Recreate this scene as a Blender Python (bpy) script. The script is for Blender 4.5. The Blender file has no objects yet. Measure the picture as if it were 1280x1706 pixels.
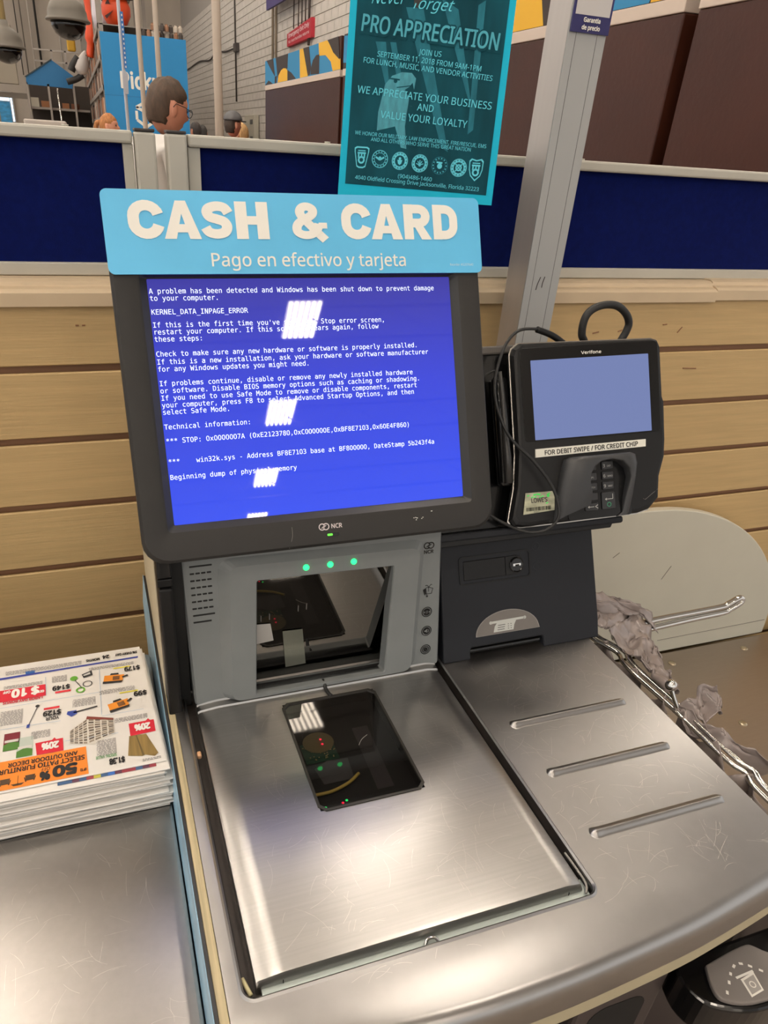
import bpy, bmesh, math, random, os
from mathutils import Matrix, Vector, noise as noise3
random.seed(7)
S = bpy.context.scene
COL = S.collection
# ---------------------------------------------------------------- camera (units metres, z=0 is the counter top, floor at -0.9)
CR = [[0.9456343125880438, -0.3202104430475817, 0.05692994835242079],
      [-0.11278268023389892, -0.48704292302559565, -0.8660653890844165],
      [0.30505051040015646, 0.8125604367023753, -0.4966786917219712]]
cam_d = bpy.data.cameras.new('camera'); cam = bpy.data.objects.new('camera', cam_d); COL.objects.link(cam)
right, down, fwd = [Vector(r) for r in CR]
cm = Matrix.Identity(4)
for i in range(3):
    cm[i][0] = right[i]; cm[i][1] = -down[i]; cm[i][2] = -fwd[i]
cm[0][3], cm[1][3], cm[2][3] = -0.057857, -0.599463, 0.546945
cam.matrix_world = cm
cam_d.sensor_fit = 'VERTICAL'; cam_d.sensor_height = 36.0; cam_d.lens = 1178.579 / 1706 * 36.0
cam_d.shift_x = (640 - 583.600) / 1706; cam_d.shift_y = (918.046 - 853) / 1706
cam_d.clip_start = 0.02; cam_d.clip_end = 200
S.camera = cam
# ---------------------------------------------------------------- world, view
w = bpy.data.worlds.new('world'); S.world = w; w.use_nodes = True
bg = w.node_tree.nodes['Background']; bg.inputs[0].default_value = (1.0, 0.965, 0.93, 1); bg.inputs[1].default_value = 0.85
LAMP = 46.0            # strength of the fluorescent tubes
S.view_settings.view_transform = 'Standard'; S.view_settings.look = 'None'
S.view_settings.exposure = 0.16; S.view_settings.gamma = 1.0; S.view_settings.use_curve_mapping = False
S.cycles.max_bounces = 7; S.cycles.glossy_bounces = 4; S.cycles.transmission_bounces = 6; S.cycles.transparent_max_bounces = 8
S.cycles.sample_clamp_indirect = 4.0; S.cycles.use_denoising = True; S.cycles.caustics_reflective = False

# ---------------------------------------------------------------- materials
MATS = {}
def srgb(c):
    return tuple(((x / 255) / 12.92 if x / 255 <= 0.04045 else ((x / 255 + 0.055) / 1.055) ** 2.4) for x in c) + (1,)
def mat(name, rgb, rough=0.5, metal=0.0, spec=0.5, noise=None, bump=None, emit=None, alpha=None, trans=None, aniso=None, coat=0.0):
    """noise=(scale xyz, amount), bump=(scale xyz, strength, distance)"""
    if name in MATS: return MATS[name]
    m = bpy.data.materials.new(name); m.use_nodes = True; nt = m.node_tree; b = nt.nodes['Principled BSDF']
    col = srgb(rgb)
    b.inputs['Base Color'].default_value = col
    b.inputs['Roughness'].default_value = rough; b.inputs['Metallic'].default_value = metal
    b.inputs['Specular IOR Level'].default_value = spec; b.inputs['Coat Weight'].default_value = coat
    tc = None
    def tex(scale, detail=4):
        nonlocal tc
        if tc is None: tc = nt.nodes.new('ShaderNodeTexCoord')
        mp = nt.nodes.new('ShaderNodeMapping'); mp.inputs['Scale'].default_value = scale
        nt.links.new(tc.outputs['Object'], mp.inputs['Vector'])
        n = nt.nodes.new('ShaderNodeTexNoise'); n.inputs['Scale'].default_value = 1; n.inputs['Detail'].default_value = detail
        nt.links.new(mp.outputs['Vector'], n.inputs['Vector']); return n
    if noise:
        n = tex(noise[0]); r = nt.nodes.new('ShaderNodeMapRange')
        r.inputs['From Min'].default_value = 0.3; r.inputs['From Max'].default_value = 0.7
        r.inputs['To Min'].default_value = 1 - noise[1]; r.inputs['To Max'].default_value = 1 + noise[1]
        nt.links.new(n.outputs['Fac'], r.inputs['Value'])
        v = nt.nodes.new('ShaderNodeVectorMath'); v.operation = 'SCALE'; v.inputs[0].default_value = col[:3]
        nt.links.new(r.outputs['Result'], v.inputs['Scale']); nt.links.new(v.outputs['Vector'], b.inputs['Base Color'])
    if bump:
        n = tex(bump[0], 6); bp = nt.nodes.new('ShaderNodeBump'); bp.inputs['Strength'].default_value = bump[1]; bp.inputs['Distance'].default_value = bump[2]
        nt.links.new(n.outputs['Fac'], bp.inputs['Height']); nt.links.new(bp.outputs['Normal'], b.inputs['Normal'])
    if aniso: b.inputs['Anisotropic'].default_value = aniso
    if emit:
        b.inputs['Emission Color'].default_value = srgb(emit[0]); b.inputs['Emission Strength'].default_value = emit[1]
    if trans: b.inputs['Transmission Weight'].default_value = trans
    if alpha is not None: b.inputs['Alpha'].default_value = alpha
    MATS[name] = m; return m

def steel(name, rgb, rough, lines, scr=0.25, amt=0.10):
    """brushed steel: fine lines + crossing scratches in bump and roughness"""
    m = mat(name, rgb, rough, 1.0); nt = m.node_tree; b = nt.nodes['Principled BSDF']
    tc = nt.nodes.new('ShaderNodeTexCoord')
    def noi(scale, rotz=0, detail=5):
        m0 = nt.nodes.new('ShaderNodeMapping'); m0.inputs['Rotation'].default_value = (0, 0, rotz); nt.links.new(tc.outputs['Object'], m0.inputs['Vector'])
        mp = nt.nodes.new('ShaderNodeMapping'); mp.inputs['Scale'].default_value = scale
        nt.links.new(m0.outputs['Vector'], mp.inputs['Vector'])
        n = nt.nodes.new('ShaderNodeTexNoise'); n.inputs['Scale'].default_value = 1; n.inputs['Detail'].default_value = detail
        nt.links.new(mp.outputs['Vector'], n.inputs['Vector']); return n.outputs['Fac']
    def mth(op, a, c, d=None):
        x = nt.nodes.new('ShaderNodeMath'); x.operation = op
        for i, q in enumerate((a, c, d)):
            if q is None: continue
            if isinstance(q, (int, float)): x.inputs[i].default_value = q
            else: nt.links.new(q, x.inputs[i])
        return x.outputs[0]
    l1 = noi(lines, 0, 2); l2 = noi((9, 9, 9)); l5 = noi((3.2, 3.2, 3.2)); h = l1
    bp = nt.nodes.new('ShaderNodeBump'); bp.inputs['Strength'].default_value = 0.5; bp.inputs['Distance'].default_value = 0.00012
    nt.links.new(h, bp.inputs['Height']); nt.links.new(bp.outputs['Normal'], b.inputs['Normal'])
    rr = mth('ADD', rough - 0.03, mth('ADD', mth('MULTIPLY', l2, 0.04), mth('MULTIPLY', l1, 0.03)))
    nt.links.new(rr, b.inputs['Roughness'])
    v = nt.nodes.new('ShaderNodeVectorMath'); v.operation = 'SCALE'; v.inputs[0].default_value = srgb(rgb)[:3]
    nt.links.new(mth('ADD', 1 - amt, mth('MULTIPLY', mth('ADD', l1, l5), amt)), v.inputs['Scale'])
    nt.links.new(v.outputs['Vector'], b.inputs['Base Color'])
    return m

M_counter = steel('counter_steel', (172, 170, 168), 0.30, (60, 60, 20))
M_plate = steel('plate_steel', (182, 180, 177), 0.30, (9, 420, 30), 0.3, 0.20)
M_table = steel('table_steel', (184, 180, 176), 0.30, (160, 160, 30), 0.5)
M_shelf = steel('shelf_steel', (176, 164, 152), 0.42, (30, 300, 30))
M_galv = mat('galvanised', (186, 196, 192), 0.5, 0.7)
M_chrome = mat('chrome', (214, 212, 208), 0.12, 1.0)
M_black = mat('black_plastic', (17, 17, 18), 0.42, spec=0.3, bump=((900, 900, 900), 0.15, 0.0002))
M_bezel = mat('charcoal_bezel', (42, 41, 40), 0.5, spec=0.3, bump=((1100, 1100, 1100), 0.2, 0.0002))
M_bezel2 = mat('inner_bezel', (36, 36, 35), 0.35)
M_gloss = mat('gloss_black', (12, 12, 13), 0.16)
M_printer = mat('printer_plastic', (30, 32, 37), 0.5, spec=0.25, bump=((1100, 1100, 1100), 0.2, 0.0002))
M_tower = mat('silver_grey_plastic', (128, 132, 132), 0.45, 0.0, noise=((40, 40, 40), 0.03))
M_darkgap = mat('dark_gap', (12, 12, 12), 0.7)
M_sign = mat('sky_blue_card', (98, 192, 238), 0.45, noise=((14, 14, 14), 0.05))
M_white = mat('white_print', (242, 239, 230), 0.7, spec=0.3)
M_cream = mat('cream_laminate', (196, 186, 160), 0.5, noise=((30, 30, 30), 0.03))
M_board = mat('slat_wood', (200, 170, 120), 0.55, noise=((7, 60, 150), 0.07), bump=((18, 200, 420), 0.5, 0.0006))
M_groove = mat('groove_wood', (150, 110, 80), 0.6)
M_trim = mat('trim_paint', (210, 188, 156), 0.45, noise=((20, 20, 20), 0.03))
M_rail = mat('partition_frame', (190, 186, 174), 0.5, noise=((16, 16, 16), 0.04))
M_navy = mat('navy_fabric', (8, 20, 78), 0.95, spec=0.1, noise=((120, 120, 120), 0.12), bump=((900, 900, 900), 0.4, 0.0004))
M_cap = mat('dark_cap', (52, 46, 44), 0.5)
M_post = mat('satin_aluminium_warm_lit', (196, 188, 182), 0.4, 0.6, noise=((60, 60, 3), 0.03))  # post metal, warm light on its side put into the colour
M_post2 = mat('satin_aluminium_unlit_copy', (172, 173, 172), 0.6, 0.1)  # same metal in a greyer copy for the front, without the warm light
M_line = mat('thin_dark_line', (60, 50, 48), 0.7)
M_cy = mat('cyan_paper', (28, 176, 208), 0.8, spec=0.2)
M_cyd = mat('cyan_dark_print', (10, 66, 78), 0.8, spec=0.15, noise=((26, 7, 10), 0.35))
M_cyl = mat('cyan_light_print', (100, 204, 222), 0.8, spec=0.2)
M_cym = mat('cyan_mid_print', (34, 104, 120), 0.8, spec=0.2, noise=((90, 30, 30), 0.2))
M_paper = mat('newsprint', (228, 224, 218), 0.75, noise=((30, 30, 30), 0.02))
M_bag = mat('grey_plastic_film', (150, 138, 134), 0.28, alpha=0.86, noise=((40, 40, 40), 0.1))
M_bag.node_tree.nodes['Principled BSDF'].inputs['Coat Weight'].default_value = 0.4
M_offwhite = mat('offwhite_board', (212, 207, 190), 0.6, noise=((12, 12, 12), 0.02))
M_blk2 = mat('painted_block', (196, 190, 182), 0.8, noise=((6, 6, 6), 0.06))
M_joint = mat('block_joint', (160, 154, 147), 0.9)
M_brown = mat('brown_board', (60, 30, 20), 0.34, spec=0.3, noise=((3, 3, 3), 0.12), bump=((12, 40, 40), 0.25, 0.004))
M_barrier = mat('rubber', (26, 26, 26), 0.55)
M_skin = mat('skin', (206, 150, 122), 0.55)
def flat(rgb, rough=0.65): return mat('print_%d_%d_%d' % rgb, rgb, rough)
def glow(name, rgb, s): return mat(name, rgb, 0.4, emit=(rgb, s))

# ---------------------------------------------------------------- helpers
def link(name, me_or_bm, m=None, parent=None, smooth=False, bevel=0.0, seg=2, mats=None):
    if isinstance(me_or_bm, bmesh.types.BMesh):
        me = bpy.data.meshes.new(name); bmesh.ops.recalc_face_normals(me_or_bm, faces=me_or_bm.faces[:]) if not me_or_bm.faces or not getattr(link, 'keep', False) else None
        me_or_bm.to_mesh(me); me_or_bm.free()
    else: me = me_or_bm
    o = bpy.data.objects.new(name, me); COL.objects.link(o)
    if mats:
        for x in mats: me.materials.append(x)
    elif m: me.materials.append(m)
    if parent: o.parent = parent
    if smooth:
        for p in me.polygons: p.use_smooth = True
    if bevel:
        md = o.modifiers.new('bevel', 'BEVEL'); md.width = bevel; md.segments = seg; md.limit_method = 'ANGLE'; md.angle_limit = 0.7
        md.harden_normals = False
    return o
def tag(o, label=None, cat=None, group=None, kind=None):
    if label: o['label'] = label
    if cat: o['category'] = cat
    if group: o['group'] = group
    if kind: o['kind'] = kind
    return o
def thing(name, label, cat, loc=(0, 0, 0), rot=None, group=None, frame=None):
    o = bpy.data.objects.new(name, None); COL.objects.link(o); o.empty_display_size = 0.05
    if frame is not None: o.matrix_world = frame
    else:
        o.location = loc
        if rot: o.rotation_euler = rot
    return tag(o, label, cat, group)
def frame(c, yaw=0, tilt=0, roll=0):
    """local x right, y up the face, z out towards the viewer side (-Y)"""
    y, t, r = [math.radians(a) for a in (yaw, tilt, roll)]
    A = Matrix(((1, 0, 0), (0, math.sin(t), -math.cos(t)), (0, math.cos(t), math.sin(t)))).to_4x4()
    return Matrix.Translation(c) @ Matrix.Rotation(y, 4, 'Z') @ A @ Matrix.Rotation(r, 4, 'Z')
def box(bm, x0, x1, y0, y1, z0, z1, mi=0):
    v = [bm.verts.new(p) for p in ((x0, y0, z0), (x1, y0, z0), (x1, y1, z0), (x0, y1, z0), (x0, y0, z1), (x1, y0, z1), (x1, y1, z1), (x0, y1, z1))]
    for f in ((3, 2, 1, 0), (4, 5, 6, 7), (0, 1, 5, 4), (1, 2, 6, 5), (2, 3, 7, 6), (3, 0, 4, 7)):
        bm.faces.new([v[i] for i in f]).material_index = mi
def B(*a):
    bm = bmesh.new(); box(bm, *a); return bm
def bx(name, a, m, parent=None, bevel=0.0, seg=2): return link(name, B(*a), m, parent, bevel=bevel, seg=seg)
def prism(bm, pts, z0, z1, axis='z', mi=0):
    """extrude a 2D polygon; axis z: (x,y,z) ; axis x: pts are (y,z) ; axis y: pts are (x,z)"""
    def P(p, h):
        if axis == 'z': return (p[0], p[1], h)
        if axis == 'x': return (h, p[0], p[1])
        return (p[0], h, p[1])
    a = [bm.verts.new(P(p, z0)) for p in pts]; b = [bm.verts.new(P(p, z1)) for p in pts]
    n = len(pts)
    bm.faces.new(a[::-1]).material_index = mi; bm.faces.new(b).material_index = mi
    for i in range(n): bm.faces.new((a[i], a[(i + 1) % n], b[(i + 1) % n], b[i])).material_index = mi
def pr(name, pts, z0, z1, m, parent=None, axis='z', bevel=0.0, seg=2, smooth=False):
    bm = bmesh.new(); prism(bm, pts, z0, z1, axis); return link(name, bm, m, parent, bevel=bevel, seg=seg, smooth=smooth)
def rrect(x0, x1, y0, y1, r=0.01, n=5, rs=None):
    rs = rs or (r, r, r, r)   # bl, br, tr, tl
    out = []
    for (cx, cy, a0, rr) in ((x0, y0, math.pi, rs[0]), (x1, y0, 1.5 * math.pi, rs[1]), (x1, y1, 0, rs[2]), (x0, y1, 0.5 * math.pi, rs[3])):
        sx = 1 if cx == x0 else -1; sy = 1 if cy == y0 else -1
        for k in range(n + 1):
            a = a0 + 0.5 * math.pi * k / n
            out.append((cx + sx * rr + rr * math.cos(a), cy + sy * rr + rr * math.sin(a)))
    return out
def loft(bm, loops, cap0=True, cap1=True, mi=0, closed=True):
    vs = [[bm.verts.new(p) for p in L] for L in loops]
    n = len(loops[0])
    for a, b in zip(vs[:-1], vs[1:]):
        for i in range(n if closed else n - 1):
            bm.faces.new((a[i], a[(i + 1) % n], b[(i + 1) % n], b[i])).material_index = mi
    if cap0: bm.faces.new(vs[0][::-1]).material_index = mi
    if cap1: bm.faces.new(vs[-1]).material_index = mi
    return vs
def lp(pts, z): return [(p[0], p[1], z) for p in pts]
def smooth_path(P, n=6):
    P = [Vector(p) for p in P]; out = []
    for i in range(len(P) - 1):
        p0 = P[max(i - 1, 0)]; p1 = P[i]; p2 = P[i + 1]; p3 = P[min(i + 2, len(P) - 1)]
        for k in range(n):
            t = k / n
            out.append(0.5 * ((2 * p1) + (-p0 + p2) * t + (2 * p0 - 5 * p1 + 4 * p2 - p3) * t * t + (-p0 + 3 * p1 - 3 * p2 + p3) * t ** 3))
    out.append(P[-1]); return out
def tube(bm, path, r, n=10, cap=True, mi=0):
    path = [Vector(p) for p in path]; rings = []
    up = Vector((0, 0, 1)); prev = None
    for i, p in enumerate(path):
        d = (path[min(i + 1, len(path) - 1)] - path[max(i - 1, 0)]).normalized()
        if prev is None:
            a = up if abs(d.dot(up)) < 0.9 else Vector((1, 0, 0)); u = (a - d * a.dot(d)).normalized()
        else:
            u = (prev - d * prev.dot(d)).normalized()
        prev = u; v = d.cross(u); rr = r[i] if isinstance(r, (list, tuple)) else r
        rings.append([tuple(p + (u * math.cos(2 * math.pi * k / n) + v * math.sin(2 * math.pi * k / n)) * rr) for k in range(n)])
    loft(bm, rings, cap, cap, mi)
def tb(name, path, r, m, parent=None, n=10, sm=6):
    bm = bmesh.new(); tube(bm, smooth_path(path, sm) if sm else path, r, n); return link(name, bm, m, parent, smooth=True)
def lathe(bm, prof, c=(0, 0, 0), n=24, mi=0):
    loops = [[(c[0] + r * math.cos(2 * math.pi * k / n), c[1] + r * math.sin(2 * math.pi * k / n), c[2] + z) for k in range(n)] for r, z in prof]
    loft(bm, loops, True, True, mi)
def disc(bm, cx, cy, r, z, n=20, ry=None, mi=0):
    bm.faces.new([bm.verts.new((cx + r * math.cos(2 * math.pi * k / n), cy + (ry or r) * math.sin(2 * math.pi * k / n), z)) for k in range(n)]).material_index = mi
def ring(bm, cx, cy, r0, r1, z, n=28, a0=0, a1=2 * math.pi, mi=0):
    full = abs(a1 - a0 - 2 * math.pi) < 1e-6; k = n if full else n + 1
    A = [bm.verts.new((cx + r0 * math.cos(a0 + (a1 - a0) * i / n), cy + r0 * math.sin(a0 + (a1 - a0) * i / n), z)) for i in range(k)]
    C = [bm.verts.new((cx + r1 * math.cos(a0 + (a1 - a0) * i / n), cy + r1 * math.sin(a0 + (a1 - a0) * i / n), z)) for i in range(k)]
    for i in range(n): bm.faces.new((A[i], A[(i + 1) % k], C[(i + 1) % k], C[i])).material_index = mi
def poly(bm, pts, z, mi=0): bm.faces.new([bm.verts.new((p[0], p[1], z)) for p in pts]).material_index = mi
def stroke(bm, p, q, wd, z, mi=0):
    d = Vector((q[0] - p[0], q[1] - p[1])); n = Vector((-d.y, d.x)).normalized() * wd / 2
    poly(bm, [(p[0] - n.x, p[1] - n.y), (q[0] - n.x, q[1] - n.y), (q[0] + n.x, q[1] + n.y), (p[0] + n.x, p[1] + n.y)], z, mi)
def pl(name, pts, z, m, parent):   # flat print on a face
    bm = bmesh.new(); poly(bm, pts, z); link.keep = True; o = link(name, bm, m, parent); link.keep = False; return o
FONT = {}
def font(nm):
    if nm not in FONT:
        FONT[nm] = None
        try:
            p = os.path.join(bpy.utils.system_resource('DATAFILES', path='fonts'), nm)
            if os.path.exists(p): FONT[nm] = bpy.data.fonts.load(p)
        except Exception: pass
    return FONT[nm]
CAPH = {}; ADV = {}; TC = {}
def text_raw(s, fn, off, shear=0.0):
    if (s, fn, shear) in TC: return TC[(s, fn, shear)]
    cu = bpy.data.curves.new('t', 'FONT'); cu.body = s; cu.size = 1; cu.resolution_u = 2; cu.shear = shear
    f = font(fn)
    if f: cu.font = f
    o = bpy.data.objects.new('t', cu); me = bpy.data.meshes.new_from_object(o)
    vs = [v.co.copy() for v in me.vertices]; fs = [tuple(p.vertices) for p in me.polygons]
    bpy.data.objects.remove(o); bpy.data.curves.remove(cu); bpy.data.meshes.remove(me); TC[(s, fn, shear)] = (vs, fs)
    return vs, fs
def text(bm, s, x0, y0, cap, x1=None, fn='NotoSansMath-Regular.woff2', off=0.0, z=0.0, rot=0.0, align='l', mi=0, size=None, shear=0.0, flip=False):
    """baseline starts at (x0,y0); cap height cap; if x1 given fit the width; rot about the start, radians"""
    if fn not in CAPH:
        hv, _ = text_raw('H', fn, 0); CAPH[fn] = max(v.y for v in hv) if hv else 0.7
    vs, fs = text_raw(s, fn, off, shear)
    if not vs: return
    sy = cap / CAPH[fn]; mn = min(v.x for v in vs); mx = max(v.x for v in vs)
    if x1 is not None: L = abs(x1 - x0) / math.cos(rot) if False else abs(x1 - x0); sx = L / (mx - mn); ox = mn
    elif size:      # size = advance per character of the monospaced face
        if fn not in ADV:
            h1, _ = text_raw('H', fn, 0); h2, _ = text_raw('HHHHHHHHHHH', fn, 0); ADV[fn] = (max(v.x for v in h2) - max(v.x for v in h1)) / 10
        sx = size / ADV[fn]; ox = 0
    else: sx = sy; ox = mn
    width = (mx - ox) * sx; sh = -width / 2 if align == 'c' else 0
    c, sn = math.cos(rot), math.sin(rot)
    ro = off * sy; nd = 0 if off < 0.003 else (6 if off < 0.03 else 14); k0 = 0
    if x1 is not None and nd: sx *= 1 - 2 * ro / L
    for kk in range(max(nd, 1)):     # bold faces: the glyphs drawn again, shifted round a small circle
        ex, ey = (ro * math.cos(kk * 2 * math.pi / nd), ro * math.sin(kk * 2 * math.pi / nd)) if nd else (0, 0)
        V = []
        for v in vs:
            a = (v.x - ox) * sx + sh + ex + (ro if x1 is not None else 0); b = v.y * sy + ey
            if flip: a, b = -a, -b
            V.append(bm.verts.new((x0 + a * c - b * sn, y0 + a * sn + b * c, z + kk * 2e-5)))
        for f in fs:
            try: bm.faces.new([V[i] for i in f]).material_index = mi
            except ValueError: pass
def textpart(name, items, m, parent, **kw):
    bm = bmesh.new()
    for it in items:
        k = dict(kw); k.update(it[4] if len(it) > 4 else {})
        text(bm, it[0], it[1], it[2], it[3], **k)
    link.keep = True; o = link(name, bm, m, parent); link.keep = False; return o
def copy_tree(o, parent=None):
    c = o.copy(); COL.objects.link(c)
    if parent is not None: c.parent = parent
    for ch in list(o.children): copy_tree(ch, c)
    return c
def ncr_mark(bm, cx, cy, s, z):
    """two linked rings with a double slash"""
    r = s
    ring(bm, cx - 0.55 * r, cy, 0.72 * r, 1.0 * r, z, 22, math.radians(35), math.radians(325))
    ring(bm, cx + 0.55 * r, cy, 0.72 * r, 1.0 * r, z, 22, math.radians(-145), math.radians(145))
    for k in (-0.22, 0.22): stroke(bm, (cx - 0.55 * r + k * r, cy - 0.42 * r), (cx + 0.45 * r + k * r, cy + 0.42 * r), 0.2 * r, z)

# ================================================================ SETTING
tag(bx('floor', (-14, 14, -28, 34, -0.95, -0.9), mat('polished_concrete', (150, 138, 126), 0.35, noise=((1, 1, 1), 0.08))), kind='structure')
tag(bx('ceiling', (-14, 14, -28, 34, 10.2, 10.4), mat('ceiling_deck', (196, 190, 182), 0.8)), kind='structure')
M_far = mat('far_wall_paint', (172, 162, 150), 0.8, noise=((1.2, 1.2, 0.5), 0.06))
tag(bx('wall_far', (-14, 14, 33, 33.3, -0.9, 10.2), M_far), kind='structure')
# painted block wall running away on the right
wr = tag(bx('wall_right', (4.32, 4.5, 3.0, 33.2, -0.9, 10.2), M_joint), kind='structure')
bl = 0.40; hh = 0.163; made = {}
blocks = []
for r in range(22):
    z = 0.40 + r * hh
    for k in range(58):
        y = 10.0 + k * bl + (bl / 2 if r % 2 else 0)
        blocks.append((y, z))
blocks.sort(key=lambda b: b[0])
def block_bm(bm, y, z): box(bm, 4.30, 4.33, y + 0.005, y + bl - 0.005, z + 0.006, z + hh - 0.006)
base = B(4.30 - 4.30, 0.03, 0.005, bl - 0.005, 0.006, hh - 0.006)
bmesh_me = None
vis = [b for b in blocks if b[1] < 3.6]
near = [b for b in vis if b[0] > 13.0][:300]
for (y, z) in near:
    if bmesh_me is None:
        o = link('block', base, M_blk2, wr); bmesh_me = o.data
    else: o = bpy.data.objects.new('block', bmesh_me); COL.objects.link(o); o.parent = wr
    o.location = (4.30, y, z)
bm = bmesh.new(); ns = set(near)
for b in blocks:
    if b not in ns: block_bm(bm, *b)
tag(link('blockwork', bm, M_blk2, wr), kind='stuff')

# slatted half wall behind the kiosk
wb = tag(bx('wall_back', (-1.3, 2.6, 0.412, 0.50, -0.9, 0.352), M_groove), kind='structure')
tops = [0.352, 0.2640, 0.1651, 0.0652, -0.0370, -0.1390, -0.2405, -0.3425, -0.4440, -0.5460, -0.6480, -0.7500]
bots = [0.2736, 0.1748, 0.0749, -0.0273, -0.1293, -0.2308, -0.3328, -0.4343, -0.5363, -0.6383, -0.7403, -0.88]
for a, b in zip(tops, bots):
    o = link('slat_board', B(-1.3, 2.6, -0.006, 0.0, b, a), M_board, wb, bevel=0.0015, seg=1); o.location = (0, 0.406, 0)
    o2 = None
# dents and nail marks in the boards
bm = bmesh.new()
for (x, z, l, a) in ((-0.082, 0.325, 0.004, 0), (-0.074, 0.325, 0.004, 0), (0.72, 0.300, 0.012, 0.2), (0.86, 0.312, 0.008, 0.1), (0.895, 0.298, 0.012, 0.9), (0.77, 0.302, 0.008, 0.3), (0.86, 0.135, 0.018, -0.9), (0.80, 0.128, 0.03, 0.06), (0.93, 0.235, 0.03, -0.05)):
    tube(bm, [(x, 0.3996, z), (x + l * math.cos(a), 0.3996, z + l * math.sin(a))], 0.0011, 5)
link('nail_mark', bm, M_groove, wb)
prof = [(0.390, 0.350), (0.390, 0.367), (0.396, 0.3705), (0.405, 0.3725), (0.4065, 0.3775), (0.413, 0.3805), (0.45, 0.3805), (0.45, 0.350)]
tag(pr('trim_1', prof, -1.3, 0.949, M_trim, axis='x', bevel=0.0008), kind='structure')
tag(pr('trim_2', [(a + 0.003, b + 0.0022) for a, b in prof], 0.9505, 2.6, M_trim, axis='x', bevel=0.0008), kind='structure')

# partition screens on the half wall
def partition(name, label, x0, x1, stile_left, stile_right, clip):
    t = thing(name, label, 'partition', (0, 0, 0), group='navy partition screens on the half wall')
    bx('bottom_rail', (x0, x1, 0.430, 0.450, 0.3812, 0.3965), M_rail, t, 0.0015)
    bx('top_rail', (x0, x1, 0.424, 0.452, 0.5335, 0.5475), M_rail, t, 0.003)
    bx('fabric_panel', (x0, x1, 0.437, 0.446, 0.3965, 0.5335), M_navy, t)
    if stile_right: bx('stile', (x1 - 0.0125, x1, 0.430, 0.452, 0.3965, 0.5335), M_rail, t, 0.001)
    if stile_left: bx('stile', (x0, x0 + 0.0155, 0.430, 0.452, 0.3965, 0.5335), M_rail, t, 0.001)
    for cx in clip: tb('rail_screw', [(cx, 0.44, 0.5475), (cx, 0.44, 0.5495)], 0.004, M_rail, t, sm=0)
    return t
partition('partition_screen', 'navy fabric partition screen with grey frame left of the twin posts', -1.3, 0.0105, False, True, [-0.065])
partition('partition_screen', 'long navy fabric partition screen with grey frame behind the teal poster and aluminium post', 0.0765, 2.6, True, False, [0.262, 0.663])
for (x0, x1, lab) in ((0.0125, 0.0372, 'left of two short grey upright posts between the partition screens'), (0.0502, 0.0750, 'right of two short grey upright posts between the partition screens')):
    t = thing('partition_post', lab, 'post', (x0, 0.42, 0), group='upright posts joining the partition screens')
    link('post_body', B(0, x1 - x0, 0, 0.03, 0.3812, 0.547), M_rail, t, bevel=0.003)
    link('end_cap', B(0.0005, x1 - x0 - 0.0005, 0.0005, 0.0295, 0.547, 0.5505), M_cap, t, bevel=0.001)

# ================================================================ KIOSK COUNTER
t = thing('checkout_counter', 'brushed steel self checkout counter with curved front edge and three raised ribs', 'counter', (0, 0, 0))
crest = [(-0.0226, -0.3255), (0.004, -0.335), (0.030, -0.3435), (0.055, -0.350), (0.083, -0.3562), (0.11, -0.3600), (0.145, -0.3625), (0.179, -0.3632), (0.24, -0.3622), (0.3036, -0.3586), (0.36, -0.3545), (0.402, -0.3495), (0.463, -0.3405), (0.5135, -0.3315)]
crest = [(p.x, p.y) for p in smooth_path([(a, b, 0) for a, b in crest], 3)]
hole = rrect(-0.0095, 0.2975, -0.3145, 0.03, 0.009, 6)
def steel_top():
    bm = bmesh.new()
    outer = crest + [(0.5135, 0.05), (-0.0226, 0.05)]
    vo = [bm.verts.new((x, y, 0)) for x, y in outer]; vi = [bm.verts.new((x, y, 0.0)) for x, y in hole]
    lip = rrect(-0.0130, 0.3010, -0.3180, 0.034, 0.012, 6); vl = [bm.verts.new((x, y, 0.0)) for x, y in lip]
    vm = [bm.verts.new((x, y, 0.0017)) for x, y in rrect(-0.0112, 0.2992, -0.3162, 0.032, 0.0105, 6)]
    vd = [bm.verts.new((x, y, -0.03)) for x, y in hole]
    ed = []
    for L in (vo, vl):
        for i in range(len(L)): ed.append(bm.edges.new((L[i], L[(i + 1) % len(L)])))
    bmesh.ops.triangle_fill(bm, use_beauty=True, use_dissolve=False, edges=ed)
    n = len(vi)
    for A, C in ((vl, vm), (vm, vi), (vi, vd)):
        for i in range(n): bm.faces.new((A[i], A[(i + 1) % n], C[(i + 1) % n], C[i]))
    # rolled apron
    N = len(outer); pr_ = [(0.0, 0.0), (0.0045, -0.0012), (0.0085, -0.0042), (0.0115, -0.009), (0.0130, -0.016), (0.0135, -0.036)]
    prev = vo
    for off, dz in pr_[1:]:
        cur = []
        for i, (x, y) in enumerate(outer):
            a = outer[(i - 1) % N]; b = outer[(i + 1) % N]
            if i < len(crest):
                if i == 0: a = outer[0]
                if i == len(crest) - 1: b = outer[i]
                tx, ty = b[0] - a[0], b[1] - a[1]; l = math.hypot(tx, ty); nx, ny = ty / l, -tx / l
                if i == 0 or i == len(crest) - 1: nx, ny = 0, -1
                cur.append(bm.verts.new((x + nx * off, y + ny * off, dz)))
            else: cur.append(bm.verts.new((x, y, dz)))
        for i in range(N): bm.faces.new((prev[i], prev[(i + 1) % N], cur[(i + 1) % N], cur[i]))
        prev = cur
    return bm
o = link('steel_top', steel_top(), M_counter, t, smooth=True)
md = o.modifiers.new('es', 'EDGE_SPLIT'); md.split_angle = 0.6
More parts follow.
